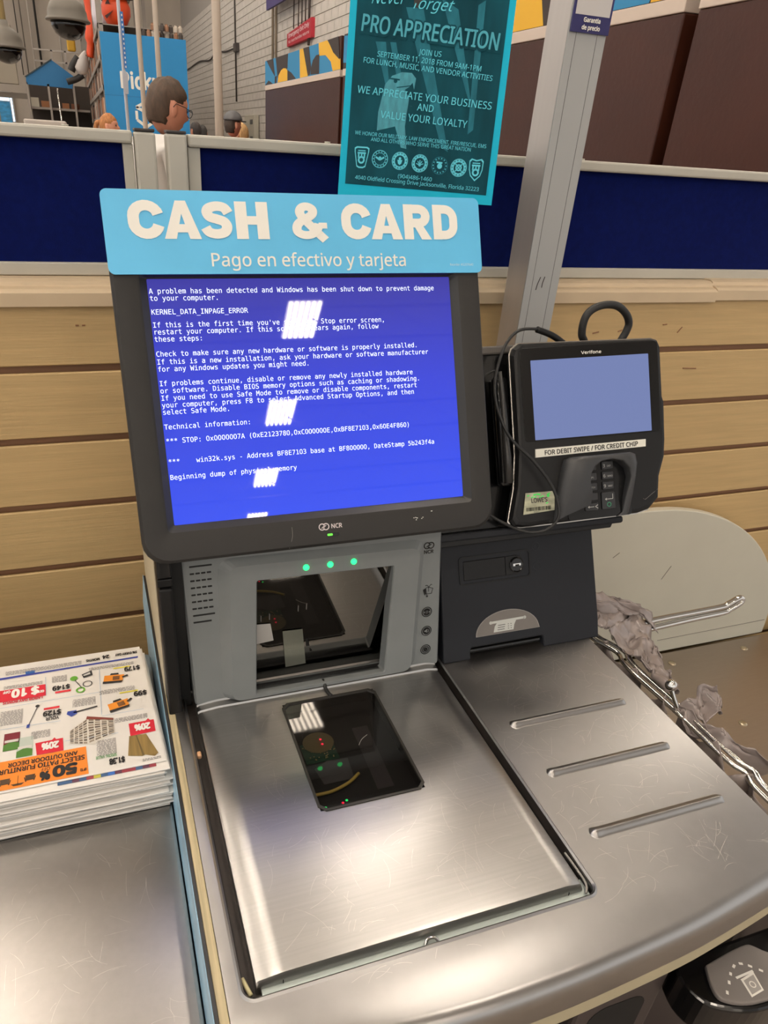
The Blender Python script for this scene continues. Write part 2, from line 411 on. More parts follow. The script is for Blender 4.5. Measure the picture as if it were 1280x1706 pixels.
def apron(off, z0, z1):
    L = []
    for i, (x, y) in enumerate(crest):
        a = crest[max(i - 1, 0)]; b = crest[min(i + 1, len(crest) - 1)]; tx, ty = b[0] - a[0], b[1] - a[1]; l = math.hypot(tx, ty)
        L.append((x + ty / l * off, y - tx / l * off))
    return L + [(0.5130, 0.05), (-0.0220, 0.05)]
pr('edge_band', apron(0.0128, 0, 0), -0.0585, -0.0362, mat('cream_edge_band', (186, 176, 146), 0.5), t, bevel=0.002)
# recess pan under the scanner plate
bx('recess_pan', (-0.0090, 0.2970, -0.3138, 0.03, -0.0155, -0.0130), mat('dark_recess', (58, 52, 48), 0.7), t)  # pan floor in one dark brown tone
bx('galvanised_strip', (0.004, 0.2955, -0.3132, -0.2950, -0.0130, -0.0075), M_galv, t, 0.0008)
tb('latch_clip', [(0.136, -0.3135, -0.007), (0.139, -0.309, -0.0035), (0.146, -0.309, -0.0035), (0.149, -0.3135, -0.007)], 0.0014, M_chrome, t)
tb('yellowed_corner_strip', [(-0.0085, -0.296, -0.004), (-0.0045, -0.310, -0.004)], 0.0017, mat('yellowed_plastic', (206, 196, 150), 0.5), t, sm=0)
tb('rubber_gasket', [(0.2952, -0.270, -0.004), (0.2958, -0.300, -0.004), (0.2900, -0.3105, -0.004)], 0.0011, mat('grey_gasket', (150, 146, 140), 0.5), t)
# ribs
for (xa, xb, y) in ((0.3275, 0.481, -0.1135), (0.329, 0.483, -0.1862), (0.3275, 0.486, -0.2620)):
    bm = bmesh.new(); loops = []
    steps = 60
    for i in range(steps + 1):
        f = i / steps; x = xa + (xb - xa) * f
        e = min(f * (xb - xa), (1 - f) * (xb - xa)); k = min(1, e / 0.006); k = math.sqrt(max(0.0, 1 - (1 - k) ** 2))
        wd = (0.0064 + 0.0012 * max(0, 1 - f / 0.08)) * (0.35 + 0.65 * k); hgt = (0.0044 + 0.0010 * max(0, 1 - f / 0.08)) * k
        loops.append([(x, y - wd * (1 - j / 8), -0.00005 + hgt * 0.5 * (1 - math.cos(2 * math.pi * j / 16))) for j in range(17)])
    vs = [[bm.verts.new(p) for p in L] for L in loops]
    for a, b in zip(vs[:-1], vs[1:]):
        for j in range(16): bm.faces.new((a[j], a[j + 1], b[j + 1], b[j]))
    link('raised_rib', bm, M_counter, t, smooth=True)
# fine scratches worn into the steel (thin bright strokes lying on it)
def scratches(parent, x0, x1, y0, y1, z, n, seed, ok=lambda x, y: True, amax=3.2):
    rnd = random.Random(seed); bm = bmesh.new(); c = 0
    while c < n:
        x = rnd.uniform(x0, x1); y = rnd.uniform(y0, y1); a = rnd.uniform(0, amax); l = rnd.uniform(0.006, 0.035); cu = rnd.uniform(-0.6, 0.6)
        P = [(x + l * t * math.cos(a + cu * t), y + l * t * math.sin(a + cu * t)) for t in (0, 0.25, 0.5, 0.75, 1)]
        if not all(ok(*p) for p in P): continue
        for p, q in zip(P[:-1], P[1:]): stroke(bm, p, q, rnd.uniform(0.00008, 0.00020), z)
        c += 1
    link.keep = True; o = link('scratches', bm, mat('scratch_steel', (226, 222, 214), 0.28, 0.9), parent); link.keep = False
    return tag(o, kind='stuff')
scratches(t, 0.0, 0.50, -0.33, -0.01, 0.00012, 260, 1, lambda x, y: ((x > 0.305) or y < -0.319) and y > -0.334 and 0 < x < 0.508 and not any(abs(y - r) < 0.009 and 0.32 < x < 0.492 for r in (-0.1135, -0.1862, -0.2620)))
# laminate edge and blue panel on the left side of the kiosk
bx('laminate_edge', (-0.0302, -0.0228, -0.336, 0.30, -0.060, -0.0012), mat('worn_laminate_edge', (186, 172, 136), 0.6, noise=((300, 8, 60), 0.25)), t, 0.0006)
M_bluep = mat('blue_side_film', (158, 200, 226), 0.3, noise=((3, 14, 40), 0.22))
pan = pr('side_panel', [(-0.36, -0.2), (-0.36, -0.0004), (0.295, 0.0), (0.302, -0.004), (0.302, -0.2)], -0.0332, -0.0304, mat('dark_edge', (30, 30, 32), 0.4), None, 'x')
tag(pan, 'thin blue filmed panel with dark edge standing between the flyer table and kiosk', 'panel')
pf = pr('blue_film', [(-0.0334, -0.0008), (-0.0338, -0.0008), (-0.0374, -0.046), (-0.0374, -0.19), (-0.0334, -0.19)], -0.36, 0.30, M_bluep, pan, 'y')  # film shaped to lean outward so its face catches more light
tag(bx('plaster_crumb', (-0.0088, -0.0045, -0.0670, -0.0600, -0.0050, 0.0005), mat('crumb', (206, 160, 120), 0.9), bevel=0.0015), 'tiny tan crumb wedged in the gap left of the scanner plate', 'crumb')
# kiosk body
kb = thing('kiosk_cabinet', 'dark lower cabinet of the kiosk under the curved counter edge', 'cabinet', (0, 0, 0))
M_body = mat('dark_brown_grey_plastic', (52, 44, 42), 0.55)
bx('body', (-0.018, 0.510, -0.322, 0.295, -0.9, -0.053), M_body, kb, 0.006)
bx('rear_column', (-0.0302, -0.0165, 0.034, 0.30, -0.0005, 0.205), M_cream, kb, 0.001)
bx('rear_housing', (-0.0160, 0.30, 0.070, 0.29, 0.0, 0.19), M_darkgap, kb, 0.004)
# moulded cash hopper front
pr('moulded_bezel', [(x, z) for x, z in rrect(0.30, 0.405, -0.42, -0.10, 0.03, 6)], -0.338, -0.320, mat('grey_brown_moulding', (70, 62, 60), 0.45), kb, 'y', 0.006, 3)
pr('bill_recess', [(x, z) for x, z in rrect(0.318, 0.385, -0.40, -0.16, 0.02, 6)], -0.3385, -0.336, M_darkgap, kb, 'y')
# bill tray sticking out at the right
def smooth2(P): return [(q.x, q.y) for q in smooth_path([(a, b, 0) for a, b in P + P[:1]], 3)][:-1]
bt = thing('bill_tray', 'rounded black bill tray with clear grey lid sticking out under the counter edge', 'tray', (0, 0, -0.130))
lid = smooth2([(0.437, -0.3455), (0.4285, -0.362), (0.427, -0.3735), (0.4345, -0.3805), (0.4460, -0.3855), (0.461, -0.3885), (0.485, -0.3892), (0.508, -0.3845), (0.530, -0.374), (0.540, -0.362), (0.536, -0.3565), (0.520, -0.3555), (0.508, -0.3530), (0.4990, -0.3440), (0.492, -0.3405), (0.470, -0.3415)])
dk = [(0.412, -0.330), (0.407, -0.352), (0.413, -0.372), (0.428, -0.383), (0.452, -0.3915), (0.474, -0.394), (0.498, -0.393), (0.522, -0.386), (0.542, -0.375), (0.556, -0.357), (0.560, -0.33)]
pr('tray_body', [(q.x, q.y) for q in smooth_path([(a, b, 0) for a, b in dk], 3)], -0.05, -0.004, M_gloss, bt, bevel=0.004, seg=3)
ld = pr('tray_lid', lid, -0.004, 0.002, mat('translucent_grey_lid', (126, 120, 116), 0.25), bt, bevel=0.0015)
bm = bmesh.new()
poly(bm, [(0.4594, -0.3671), (0.4568, -0.3837), (0.4734, -0.3819), (0.4774, -0.3648)], 0.0024)
stroke(bm, (0.4562, -0.3648), (0.4778, -0.3642), 0.0022, 0.0024)
link('note_symbol', bm, M_white, ld)
bm = bmesh.new(); poly(bm, [(0.4612, -0.3690), (0.4590, -0.3818), (0.4720, -0.3804), (0.4750, -0.3672)], 0.0026)
link('note_shade', bm, flat((170, 164, 158)), ld)
bm = bmesh.new(); ring(bm, 0.4668, -0.3745, 0.0022, 0.0032, 0.0028); link('note_swirl', bm, M_white, ld)
bm = bmesh.new()
for (a, b) in tuple(((x - dx, y - dy), (x + dx, y + dy)) for x, y, dx, dy in ((0.4373, -0.3731, 0.0012, 0.0014), (0.4463, -0.3661, 0.0012, 0.0014), (0.4540, -0.3600, 0.0012, 0.0012), (0.4629, -0.3550, 0.0018, 0.0010), (0.4716, -0.3550, 0.0018, -0.0008), (0.4787, -0.3597, 0.0014, -0.0013), (0.4859, -0.3662, 0.0014, -0.0013))):
    stroke(bm, a, b, 0.0024, 0.0024)
link('dashed_arrow', bm, M_white, ld)

# ================================================================ SCANNER (plate + glass + upright)
sc = thing('barcode_scanner', 'steel scanner scale plate with dark glass window in the counter', 'scanner', (0, 0, 0))
px = [(0.0, -0.0105), (0.0006, -0.0012), (0.003, 0.0002), (0.0205, 0.0022), (0.0230, 0.0024), (0.2735, 0.0024), (0.2760, 0.0022), (0.2875, 0.0002), (0.2895, -0.0012), (0.2900, -0.0105)]
def plate_bm():
    # grid in x by profile, in y by breaks, leaving the glass opening
    gx0, gx1, gy0, gy1 = 0.0915, 0.1990, -0.1690, -0.0185
    xs = sorted(set([p[0] for p in px] + [gx0, gx1])); ys = [-0.3052, gy0, gy1, -0.006]
    def zz(x):
        for a, b in zip(px[:-1], px[1:]):
            if a[0] <= x <= b[0]: return a[1] + (b[1] - a[1]) * (x - a[0]) / (b[0] - a[0] + 1e-12)
    bm = bmesh.new(); V = {}
    rows = [(-0.3060, -0.0125, True), (-0.3058, -0.0045, True), (-0.3030, -0.0006, True), (-0.2985, 0, False)] + [(y, 0, False) for y in (gy0, gy1, -0.0045)] + [(-0.0035, 0.0020, False), (0.004, 0.0024, False), (0.0048, 0.0044, False), (0.012, 0.0044, False)]
    G = []
    for (y, dz, edge) in rows:
        r = []
        for x in xs:
            z = zz(x)
            if edge: z = min(z, dz if dz < -0.003 else z + dz)
            else: z = z + dz
            r.append(bm.verts.new((x, y, z)))
        G.append(r)
    for j in range(len(rows) - 1):
        for i in range(len(xs) - 1):
            if xs[i] >= gx0 - 1e-6 and xs[i + 1] <= gx1 + 1e-6 and abs(rows[j][0] - gy0) < 1e-6: continue
            bm.faces.new((G[j][i], G[j][i + 1], G[j + 1][i + 1], G[j + 1][i]))
    return bm
o = link('scale_plate', plate_bm(), M_plate, sc, smooth=True); md = o.modifiers.new('es', 'EDGE_SPLIT'); md.split_angle = 0.5
bx('plate_slit', (0.0208, 0.0214, -0.3063, -0.3056, -0.0125, -0.004), M_darkgap, o)
bx('plate_slit', (0.2755, 0.2761, -0.3063, -0.3056, -0.0125, -0.004), M_darkgap, o)
scratches(sc, 0.025, 0.272, -0.295, -0.01, 0.00252, 150, 2, lambda x, y: 0.024 < x < 0.272 and -0.296 < y < -0.006 and not (0.085 < x < 0.205 and y > -0.175))
def cham(x0, x1, y0, y1, c): return [(x0 + c, y0), (x1 - c, y0), (x1, y0 + c), (x1, y1 - c), (x1 - c, y1), (x0 + c, y1), (x0, y1 - c), (x0, y0 + c)]
bm = bmesh.new()
loft(bm, [lp(cham(0.0900, 0.2005, -0.1705, -0.0175, 0.0065), 0.0024), lp(cham(0.0900, 0.2005, -0.1705, -0.0175, 0.0065), 0.0034), lp(cham(0.0925, 0.1980, -0.1680, -0.0200, 0.0060), 0.0034), lp(cham(0.0930, 0.1975, -0.1675, -0.0205, 0.0060), 0.0014)], False, False)
link('window_frame', bm, mat('dark_window_frame', (40, 38, 34), 0.35), sc)
mg = bpy.data.materials.new('scanner_glass'); mg.use_nodes = True; nt = mg.node_tree; b = nt.nodes['Principled BSDF']
b.inputs['Base Color'].default_value = (0.006, 0.005, 0.004, 1); b.inputs['Roughness'].default_value = 0.03; b.inputs['Specular IOR Level'].default_value = 1.0; b.inputs['Coat Weight'].default_value = 1.0; b.inputs['Coat Roughness'].default_value = 0.02
b.inputs['Alpha'].default_value = 0.58
pl('glass', cham(0.0930, 0.1975, -0.1675, -0.0205, 0.0060), 0.0020, mg, sc)
# inside the scanner well
bm = bmesh.new()
loft(bm, [lp(rrect(0.0915, 0.1990, -0.1690, -0.0190, 0.002, 2), 0.0), lp(rrect(0.0915, 0.1990, -0.1690, -0.0190, 0.002, 2), -0.0125)], False, True)
link('well', bm, mat('well_black', (16, 14, 12), 0.6), sc)
zc = -0.0118
pcb = bx('circuit_board', (0.098, 0.134, -0.098, -0.070, zc, zc + 0.001), mat('circuit_green', (22, 66, 44), 0.4), sc)
bm = bmesh.new(); random.seed(3)
for k in range(40):
    x = random.uniform(0.099, 0.132); y = random.uniform(-0.096, -0.072); box(bm, x, x + 0.0012, y, y + 0.0008, zc + 0.001, zc + 0.0018)
tag(link('components', bm, mat('solder_gold', (180, 160, 110), 0.4), pcb), kind='stuff')
bm = bmesh.new(); disc(bm, 0.118, -0.072, 0.017, zc + 0.0022, 26, 0.015); link('round_mirror', bm, mat('olive_mirror', (110, 98, 62), 0.3), sc)
pl('grey_block', [(0.108, -0.128), (0.140, -0.128), (0.142, -0.100), (0.120, -0.098), (0.104, -0.106)], zc + 0.001, mat('well_grey', (74, 72, 72), 0.6), sc)
pl('dim_ledge', [(0.158, -0.148), (0.176, -0.148), (0.178, -0.060), (0.160, -0.060)], zc + 0.0008, mat('well_grey2', (60, 56, 56), 0.6), sc)
tb('yellow_trim', [(0.094, -0.139, zc + 0.002), (0.112, -0.139, zc + 0.002), (0.132, -0.133, zc + 0.002), (0.146, -0.124, zc + 0.002)], 0.0017, mat('yellow_plastic', (206, 176, 84), 0.5), sc)
for (x, y, c) in ((0.100, -0.158, 'green'), (0.118, -0.157, 'red'), (0.1225, -0.155, 'green'), (0.121, -0.070, 'red'), (0.121, -0.077, 'red')):
    bm = bmesh.new(); lathe(bm, [(0.0002, -0.0008), (0.0014, 0), (0.0002, 0.0012)], (x, y, zc + 0.004), 10)
    link('indicator_light', bm, glow('led_' + c, (40, 240, 110) if c == 'green' else (255, 40, 70), 1.6), sc)
tb('scratch', [(0.1545, -0.098, 0.0021), (0.1600, -0.091, 0.0021), (0.1680, -0.086, 0.0021)], 0.00012, M_white, sc)
# small dark cable from the upright to the window
tb('window_cable', [(0.146, 0.006, 0.007), (0.146, -0.001, 0.0066), (0.1462, -0.006, 0.0036), (0.1475, -0.0155, 0.0034), (0.1490, -0.0188, 0.0036)], 0.0021, M_barrier, sc, sm=4)

TW = frame((0, 0.004, 0.0), 0, 8, 0)
tw = thing('scanner_tower', 'silver grey upright scanner housing with dark mirror window below the monitor', 'scanner', frame=TW)
def lr(x0, x1, y0, y1, r, z, n=5): return lp(rrect(x0, x1, y0, y1, r, n), z)
bm = bmesh.new()
out = [(-0.0005, 0.003), (0.2940, 0.003), (0.2868, 0.200), (-0.0050, 0.200)]
def resample(quad, r, z, n=5):
    pts = []
    for i, (x, y) in enumerate(quad):
        p = Vector((x, y)); a = Vector(quad[i - 1]) - p; c = Vector(quad[(i + 1) % 4]) - p; a.normalize(); c.normalize()
        for k in range(n + 1):
            f = k / n; q = p + a * r * (1 - f) ** 2 + c * r * f ** 2
            pts.append((q.x, q.y, z))
    return pts
inn = [(0.0290, 0.0035), (0.2610, 0.0035), (0.2665, 0.1700), (0.0330, 0.1740)]
inn2 = [(0.0400, 0.0040), (0.2540, 0.0040), (0.2585, 0.1625), (0.0440, 0.1660)]
win = [(0.0665, 0.0085), (0.2195, 0.0085), (0.2270, 0.1440), (0.0722, 0.1470)]
loft(bm, [resample(out, 0.003, -0.045), resample(out, 0.003, -0.003), resample([(x * 0.985 + 0.002, y * 0.985 + 0.0002) for x, y in out], 0.003, 0.0), resample(inn, 0.016, 0.0), resample(inn2, 0.012, 0.007), resample([(0.0655, 0.0080), (0.2205, 0.0080), (0.2280, 0.1450), (0.0712, 0.1480)], 0.003, 0.0072), resample(win, 0.0025, 0.0055), resample(win, 0.0025, -0.010)], False, False)
o = link('housing', bm, M_tower, tw, bevel=0.0012, seg=2)
# mirror-like dark window, upright inside the housing
mw = bpy.data.materials.new('smoked_mirror'); mw.use_nodes = True; b = mw.node_tree.nodes['Principled BSDF']
b.inputs['Base Color'].default_value = (0.26, 0.25, 0.235, 1); b.inputs['Metallic'].default_value = 1.0; b.inputs['Roughness'].default_value = 0.015
o = bx('mirror_window', (0.050, 0.245, 0.0, 0.0012, -0.01, 0.150), mw, None); o.parent = tw; o.matrix_parent_inverse = TW.inverted()
MW = Matrix.Translation((0, 0.0320, 0)) @ Matrix.Rotation(math.radians(3.3), 4, 'X'); o.matrix_basis = MW
mwin = o
link('window_sill', B(0.064, 0.222, 0.0, 0.0085, -0.014, -0.002), M_darkgap, tw)
bm = bmesh.new()
for r in range(9):
    y = 0.1690 - r * 0.00795
    n = 4 if 0 < r < 7 else 1
    x0 = 0.0045; x1 = 0.0275 if r < 8 else 0.0235
    for k in range(n):
        a = x0 + (x1 - x0) * k / n; b_ = x0 + (x1 - x0) * (k + 1) / n - (0.0012 if n > 1 else 0)
        prism(bm, rrect(a, b_, y - 0.0009, y + 0.0009, 0.0006, 2), -0.001, 0.0004)
link('vent_slots', bm, M_darkgap, tw)
for x in (0.1254, 0.1523, 0.1791):
    bm = bmesh.new(); lathe(bm, [(0.0034, -0.001), (0.0034, 0.0004), (0.0024, 0.0016), (0.0004, 0.0021)], (x, 0.1560, 0.0078), 14)
    link('green_light', bm, glow('green_light', (40, 246, 120), 2.2), tw)
bm = bmesh.new(); ncr_mark(bm, 0.2718, 0.1610, 0.0042, 0.0006)
text(bm, 'NCR', 0.2660, 0.1515, 0.0040, 0.2778, off=0.02, z=0.0006)
link.keep = True; link('maker_mark', bm, M_gloss, tw)
bm = bmesh.new()
for (cx, cy, kind) in ((0.2738, 0.0765, 0), (0.2748, 0.0512, 1), (0.2750, 0.0258, 2)):
    ring(bm, cx, cy, 0.0056, 0.0066, 0.0006)
    if kind == 2: ring(bm, cx, cy, 0.0036, 0.0046, 0.0006); disc(bm, cx, cy, 0.0028, 0.0006)
    else: disc(bm, cx, cy, 0.0047, 0.0006)
poly(bm, [(0.2672, 0.1060), (0.2710, 0.1082), (0.2722, 0.1005), (0.2696, 0.0988)], 0.0006)
for a, b_ in (((0.2710, 0.1082), (0.2745, 0.1086)), ((0.2745, 0.1086), (0.2800, 0.1066)), ((0.2800, 0.1066), (0.2782, 0.1000)), ((0.2782, 0.1000), (0.2722, 0.1005)), ((0.2743, 0.1086), (0.2745, 0.1030)), ((0.2722, 0.1005), (0.2730, 0.0970)), ((0.2745, 0.1086), (0.2722, 0.1115)), ((0.2745, 0.1086), (0.2768, 0.1118)), ((0.2722, 0.1115), (0.2700, 0.1112)), ((0.2768, 0.1118), (0.2786, 0.1112))):
    stroke(bm, a, b_, 0.0006, 0.0006)
disc(bm, 0.2730, 0.0970, 0.0011, 0.0006)
link('touch_symbols', bm, M_gloss, tw)
bm = bmesh.new()
text(bm, '0', 0.2738, 0.0748, 0.0034, align='c', z=0.0009)
poly(bm, [(0.2700, 0.0780), (0.2700, 0.0750), (0.2718, 0.0765)], 0.0009); poly(bm, [(0.2776, 0.0780), (0.2758, 0.0765), (0.2776, 0.0750)], 0.0009)
poly(bm, [(0.2718, 0.0505), (0.2733, 0.0505), (0.2752, 0.0486), (0.2752, 0.0538), (0.2733, 0.0520), (0.2718, 0.0520)], 0.0009)
ring(bm, 0.2742, 0.0512, 0.0022, 0.0026, 0.0009, 10, -0.8, 0.8); ring(bm, 0.2742, 0.0512, 0.0031, 0.0035, 0.0009, 10, -0.8, 0.8)
link('pale_symbols', bm, M_tower, tw); link.keep = False
# foil tag, and a white square reflection put in as a pale sheet (world placed just in front of the mirror)
def onwin(name, pts, y, m):
    bm = bmesh.new(); bm.faces.new([bm.verts.new((x, y, z)) for x, z in pts]); o = link(name, bm, m, None); o.parent = mwin; return o
foil = onwin('foil_tag', [(0.1075, 0.0150), (0.1318, 0.0160), (0.1258, 0.0690), (0.1025, 0.0700)], -0.0012, mat('crinkled_foil', (170, 172, 158), 0.25, 0.7, bump=((160, 160, 160), 0.6, 0.0006)))
onwin('reflected_square', [(0.0705, 0.0565), (0.0925, 0.0585), (0.0885, 0.0835), (0.0705, 0.0850)], -0.0010, mat('reflected_square', (196, 192, 186), 0.6))
bm = bmesh.new()
for k, (x, z) in enumerate(((0.0775, 0.0880), (0.0870, 0.0890), (0.1195, 0.0950), (0.1290, 0.0960))): box(bm, x, x + 0.0008, -0.0010, -0.0004, z, z + 0.008)
o = link('window_tick', bm, mat('tick_grey', (120, 116, 112), 0.6), None); o.parent = mwin
# spine and steel flange left of the tower
sp = thing('kiosk_spine', 'black vertical cable channel left of the silver scanner housing', 'channel', (0, 0, 0))
bx('channel_cover', (-0.0290, -0.0150, 0.002, 0.034, -0.009, 0.160), M_black, sp, 0.0025, 3)
bx('upper_cover', (-0.0292, -0.0145, 0.004, 0.034, 0.1615, 0.1705), M_black, sp, 0.001)
bx('upper_cover', (-0.0292, -0.0145, 0.003, 0.034, 0.172, 0.200), M_black, sp, 0.002)
bx('dark_gap', (-0.0148, -0.0030, 0.022, 0.034, -0.01, 0.20), M_darkgap, sp)

# ================================================================ TOUCHSCREEN MONITOR
MF = frame((0.14355, 0.05819, 0.32905), -1.772, 24.347, 0.953)
mo = thing('touchscreen_monitor', 'charcoal monitor showing blue stop error screen above the silver scanner', 'monitor', frame=MF)
bm = bmesh.new()
R = (0.022, 0.022, 0.012, 0.012)
loft(bm, [lp(rrect(-0.150, 0.152, -0.115, 0.105, n=5, rs=R), -0.055), lp(rrect(-0.170, 0.172, -0.136, 0.122, n=5, rs=R), -0.040), lp(rrect(-0.1820, 0.1828, -0.1485, 0.1315, n=5, rs=R), -0.020),
          lp(rrect(-0.1838, 0.1838, -0.1500, 0.1330, n=5, rs=R), -0.004), lp(rrect(-0.1832, 0.1832, -0.1494, 0.1325, n=5, rs=R), 0.0028), lp(rrect(-0.1805, 0.1810, -0.1465, 0.1300, n=5, rs=R), 0.0058),
          lp(rrect(-0.1610, 0.1640, -0.1245, 0.1190, n=5, r=0.006), 0.0060), lp(rrect(-0.1585, 0.1590, -0.1205, 0.1170, n=5, r=0.004), 0.0048)], True, False)
o = link('bezel', bm, M_bezel, mo, smooth=True); md = o.modifiers.new('es', 'EDGE_SPLIT'); md.split_angle = 0.5
bm = bmesh.new()
loft(bm, [lp(rrect(-0.1585, 0.1590, -0.1205, 0.1170, n=5, r=0.004), 0.0048), lp(rrect(-0.1535, 0.1533, -0.1152, 0.1152, n=5, r=0.0015), -0.0002), lp(rrect(-0.1519, 0.1519, -0.1139, 0.1139, n=5, r=0.001), -0.0016)], False, False)
link('inner_bezel', bm, M_bezel2, mo)
ms = bpy.data.materials.new('lit_screen'); ms.use_nodes = True; nt = ms.node_tree; b = nt.nodes['Principled BSDF']
b.inputs['Base Color'].default_value = (0.02, 0.02, 0.03, 1); b.inputs['Roughness'].default_value = 0.018; b.inputs['Specular IOR Level'].default_value = 0.5
tc = nt.nodes.new('ShaderNodeTexCoord'); sx = nt.nodes.new('ShaderNodeSeparateXYZ'); nt.links.new(tc.outputs['Object'], sx.inputs[0])
mr = nt.nodes.new('ShaderNodeMapRange'); mr.inputs['From Min'].default_value = -0.11; mr.inputs['From Max'].default_value = 0.114; nt.links.new(sx.outputs['Y'], mr.inputs['Value'])
cr = nt.nodes.new('ShaderNodeValToRGB'); cr.color_ramp.elements[0].color = srgb((48, 82, 252)); cr.color_ramp.elements[1].color = srgb((58, 56, 168))
e = cr.color_ramp.elements.new(0.55); e.color = srgb((50, 68, 226))
nt.links.new(mr.outputs[0], cr.inputs[0]); nt.links.new(cr.outputs[0], b.inputs['Emission Color']); b.inputs['Emission Strength'].default_value = 0.80
scr = pl('screen', rrect(-0.1519, 0.1519, -0.1139, 0.1139, 0.0012, 3), -0.0014, ms, mo)
M_mono = glow('screen_white', (226, 236, 255), 0.85)
bm = bmesh.new(); adv = 0.003752; X0 = -0.1510
for y, s in ((0.1007, 'A problem has been detected and Windows has been shut down to prevent damage'), (0.0944, 'to your computer.'), (0.0820, 'KERNEL_DATA_INPAGE_ERROR'),
             (0.0703, "If this is the first time you've seen this Stop error screen,"), (0.0640, 'restart your computer. If this screen appears again, follow'), (0.0575, 'these steps:'),
             (0.0440, 'Check to make sure any new hardware or software is properly installed.'), (0.0368, 'If this is a new installation, ask your hardware or software manufacturer'), (0.0302, 'for any Windows updates you might need.'),
             (0.0170, 'If problems continue, disable or remove any newly installed hardware'), (0.0103, 'or software. Disable BIOS memory options such as caching or shadowing.'), (0.0036, 'If you need to use Safe Mode to remove or disable components, restart'), (-0.0030, 'your computer, press F8 to select Advanced Startup Options, and then'), (-0.0094, 'select Safe Mode.'),
             (-0.0232, 'Technical information:'), (-0.0363, '*** STOP: 0x0000007A (0xE2123780,0xC000000E,0xBF8E7103,0x60E4F860)'), (-0.0557, '***    win32k.sys - Address BF8E7103 base at BF800000, DateStamp 5b243f4a'), (-0.0706, 'Beginning dump of physical memory')):
    s = s.replace('0', 'O') if '0x' in s or 'BF8' in s else s
    text(bm, s, X0, y, 0.00465, fn='DejaVuSansMono.woff2', size=adv, z=0.0)
link.keep = True; link('screen_text', bm, M_mono, scr).location = (0, 0, -0.0011); link.keep = False
# header card
def spath(bm, P, wd, z, mi=0):
    """thick stroke with mitred joins along a centre line"""
    P = [Vector((p[0], p[1])) for p in P]; A = []; C = []
    for i, p in enumerate(P):
        d0 = (p - P[i - 1]).normalized() if i else (P[1] - p).normalized(); d1 = (P[i + 1] - p).normalized() if i < len(P) - 1 else d0
        t = (d0 + d1).normalized(); n = Vector((-t.y, t.x)); k = wd / 2 / max(0.5, n.dot(Vector((-d0.y, d0.x))))
        zi = z + i * 6e-6; A.append(bm.verts.new((p.x + n.x * k, p.y + n.y * k, zi))); C.append(bm.verts.new((p.x - n.x * k, p.y - n.y * k, zi)))
    for i in range(len(P) - 1): bm.faces.new((C[i], C[i + 1], A[i + 1], A[i])).material_index = mi
def arc(cx, cy, rx, ry, a0, a1, n=10): return [(cx + rx * math.cos(math.radians(a0 + (a1 - a0) * k / n)), cy + ry * math.sin(math.radians(a0 + (a1 - a0) * k / n))) for k in range(n + 1)]
def sm2(P): return [(q.x, q.y) for q in smooth_path([(a, b, 0) for a, b in P], 5)]
W_ = 0.265; h_ = W_ / 2
GL = {
 'C': (0.78, [('p', arc(0.42, 0.42, 0.29, 0.29, -12, -180) + arc(0.42, 0.58, 0.29, 0.29, 180, 12), W_)]),
 'A': (0.83, [('q', [(0, 0), (0.265, 0), (0.416, 0.66), (0.416, 1), (0.300, 1)]), ('q', [(0.83, 0), (0.532, 1), (0.416, 1), (0.416, 0.66), (0.565, 0)]), ('q', [(0.255, 0.17), (0.577, 0.17), (0.52, 0.385), (0.31, 0.385)])]),
 'S': (0.74, [('p', sm2([(0.655, 0.69), (0.56, 0.83), (0.38, 0.868), (0.20, 0.81), (0.148, 0.70), (0.21, 0.58), (0.37, 0.525), (0.54, 0.455), (0.60, 0.32), (0.53, 0.18), (0.35, 0.132), (0.17, 0.175), (0.085, 0.30)]), 0.25)]),
 'H': (0.74, [('q', [(0, 0), (W_, 0), (W_, 1), (0, 1)]), ('q', [(0.74 - W_, 0), (0.74, 0), (0.74, 1), (0.74 - W_, 1)]), ('q', [(W_, 0.385), (0.74 - W_, 0.385), (0.74 - W_, 0.615), (W_, 0.615)])]),
 'R': (0.78, [('q', [(0, 0), (W_, 0), (W_, 1), (0, 1)]), ('p', [(0.2, 0.87), (0.42, 0.87)] + arc(0.43, 0.67, 0.20, 0.20, 88, -88) + [(0.42, 0.47), (0.2, 0.47)], 0.25), ('q', [(0.27, 0.42), (0.53, 0.42), (0.78, 0), (0.49, 0)])]),
 'D': (0.76, [('q', [(0, 0), (W_, 0), (W_, 1), (0, 1)]), ('p', [(0.2, 0.872), (0.34, 0.872)] + arc(0.36, 0.60, 0.27, 0.27, 86, 0) + arc(0.36, 0.40, 0.27, 0.27, 0, -86) + [(0.34, 0.128), (0.2, 0.128)], 0.25)]),
 '&': (0.86, [('p', sm2([(0.80, -0.02), (0.62, 0.18), (0.42, 0.42), (0.26, 0.62), (0.22, 0.76), (0.29, 0.87), (0.41, 0.89), (0.52, 0.82), (0.52, 0.70), (0.42, 0.60), (0.24, 0.49), (0.135, 0.36), (0.14, 0.20), (0.28, 0.115), (0.46, 0.13), (0.60, 0.25), (0.66, 0.42)]), 0.22), ('q', [(0.62, 0.30), (0.86, 0.30), (0.86, 0.46), (0.66, 0.46)])])}
def biglet(bm, ch, x, y, x1, H, z):
    wd, items = GL[ch]; sx = (x1 - x) / wd
    for k_, it in enumerate(items):
        if it[0] == 'q': poly(bm, [(x + a * sx, y + b * H) for a, b in it[1]], z + k_ * 9e-5)
        else:
            tmp = bmesh.new(); spath(tmp, it[1], it[2], 0)
            M = {v: bm.verts.new((x + v.co.x * sx, y + v.co.y * H, z + 5e-5 + v.co.z)) for v in tmp.verts}
            for f in tmp.faces: bm.faces.new([M[v] for v in f.verts])
            tmp.free()
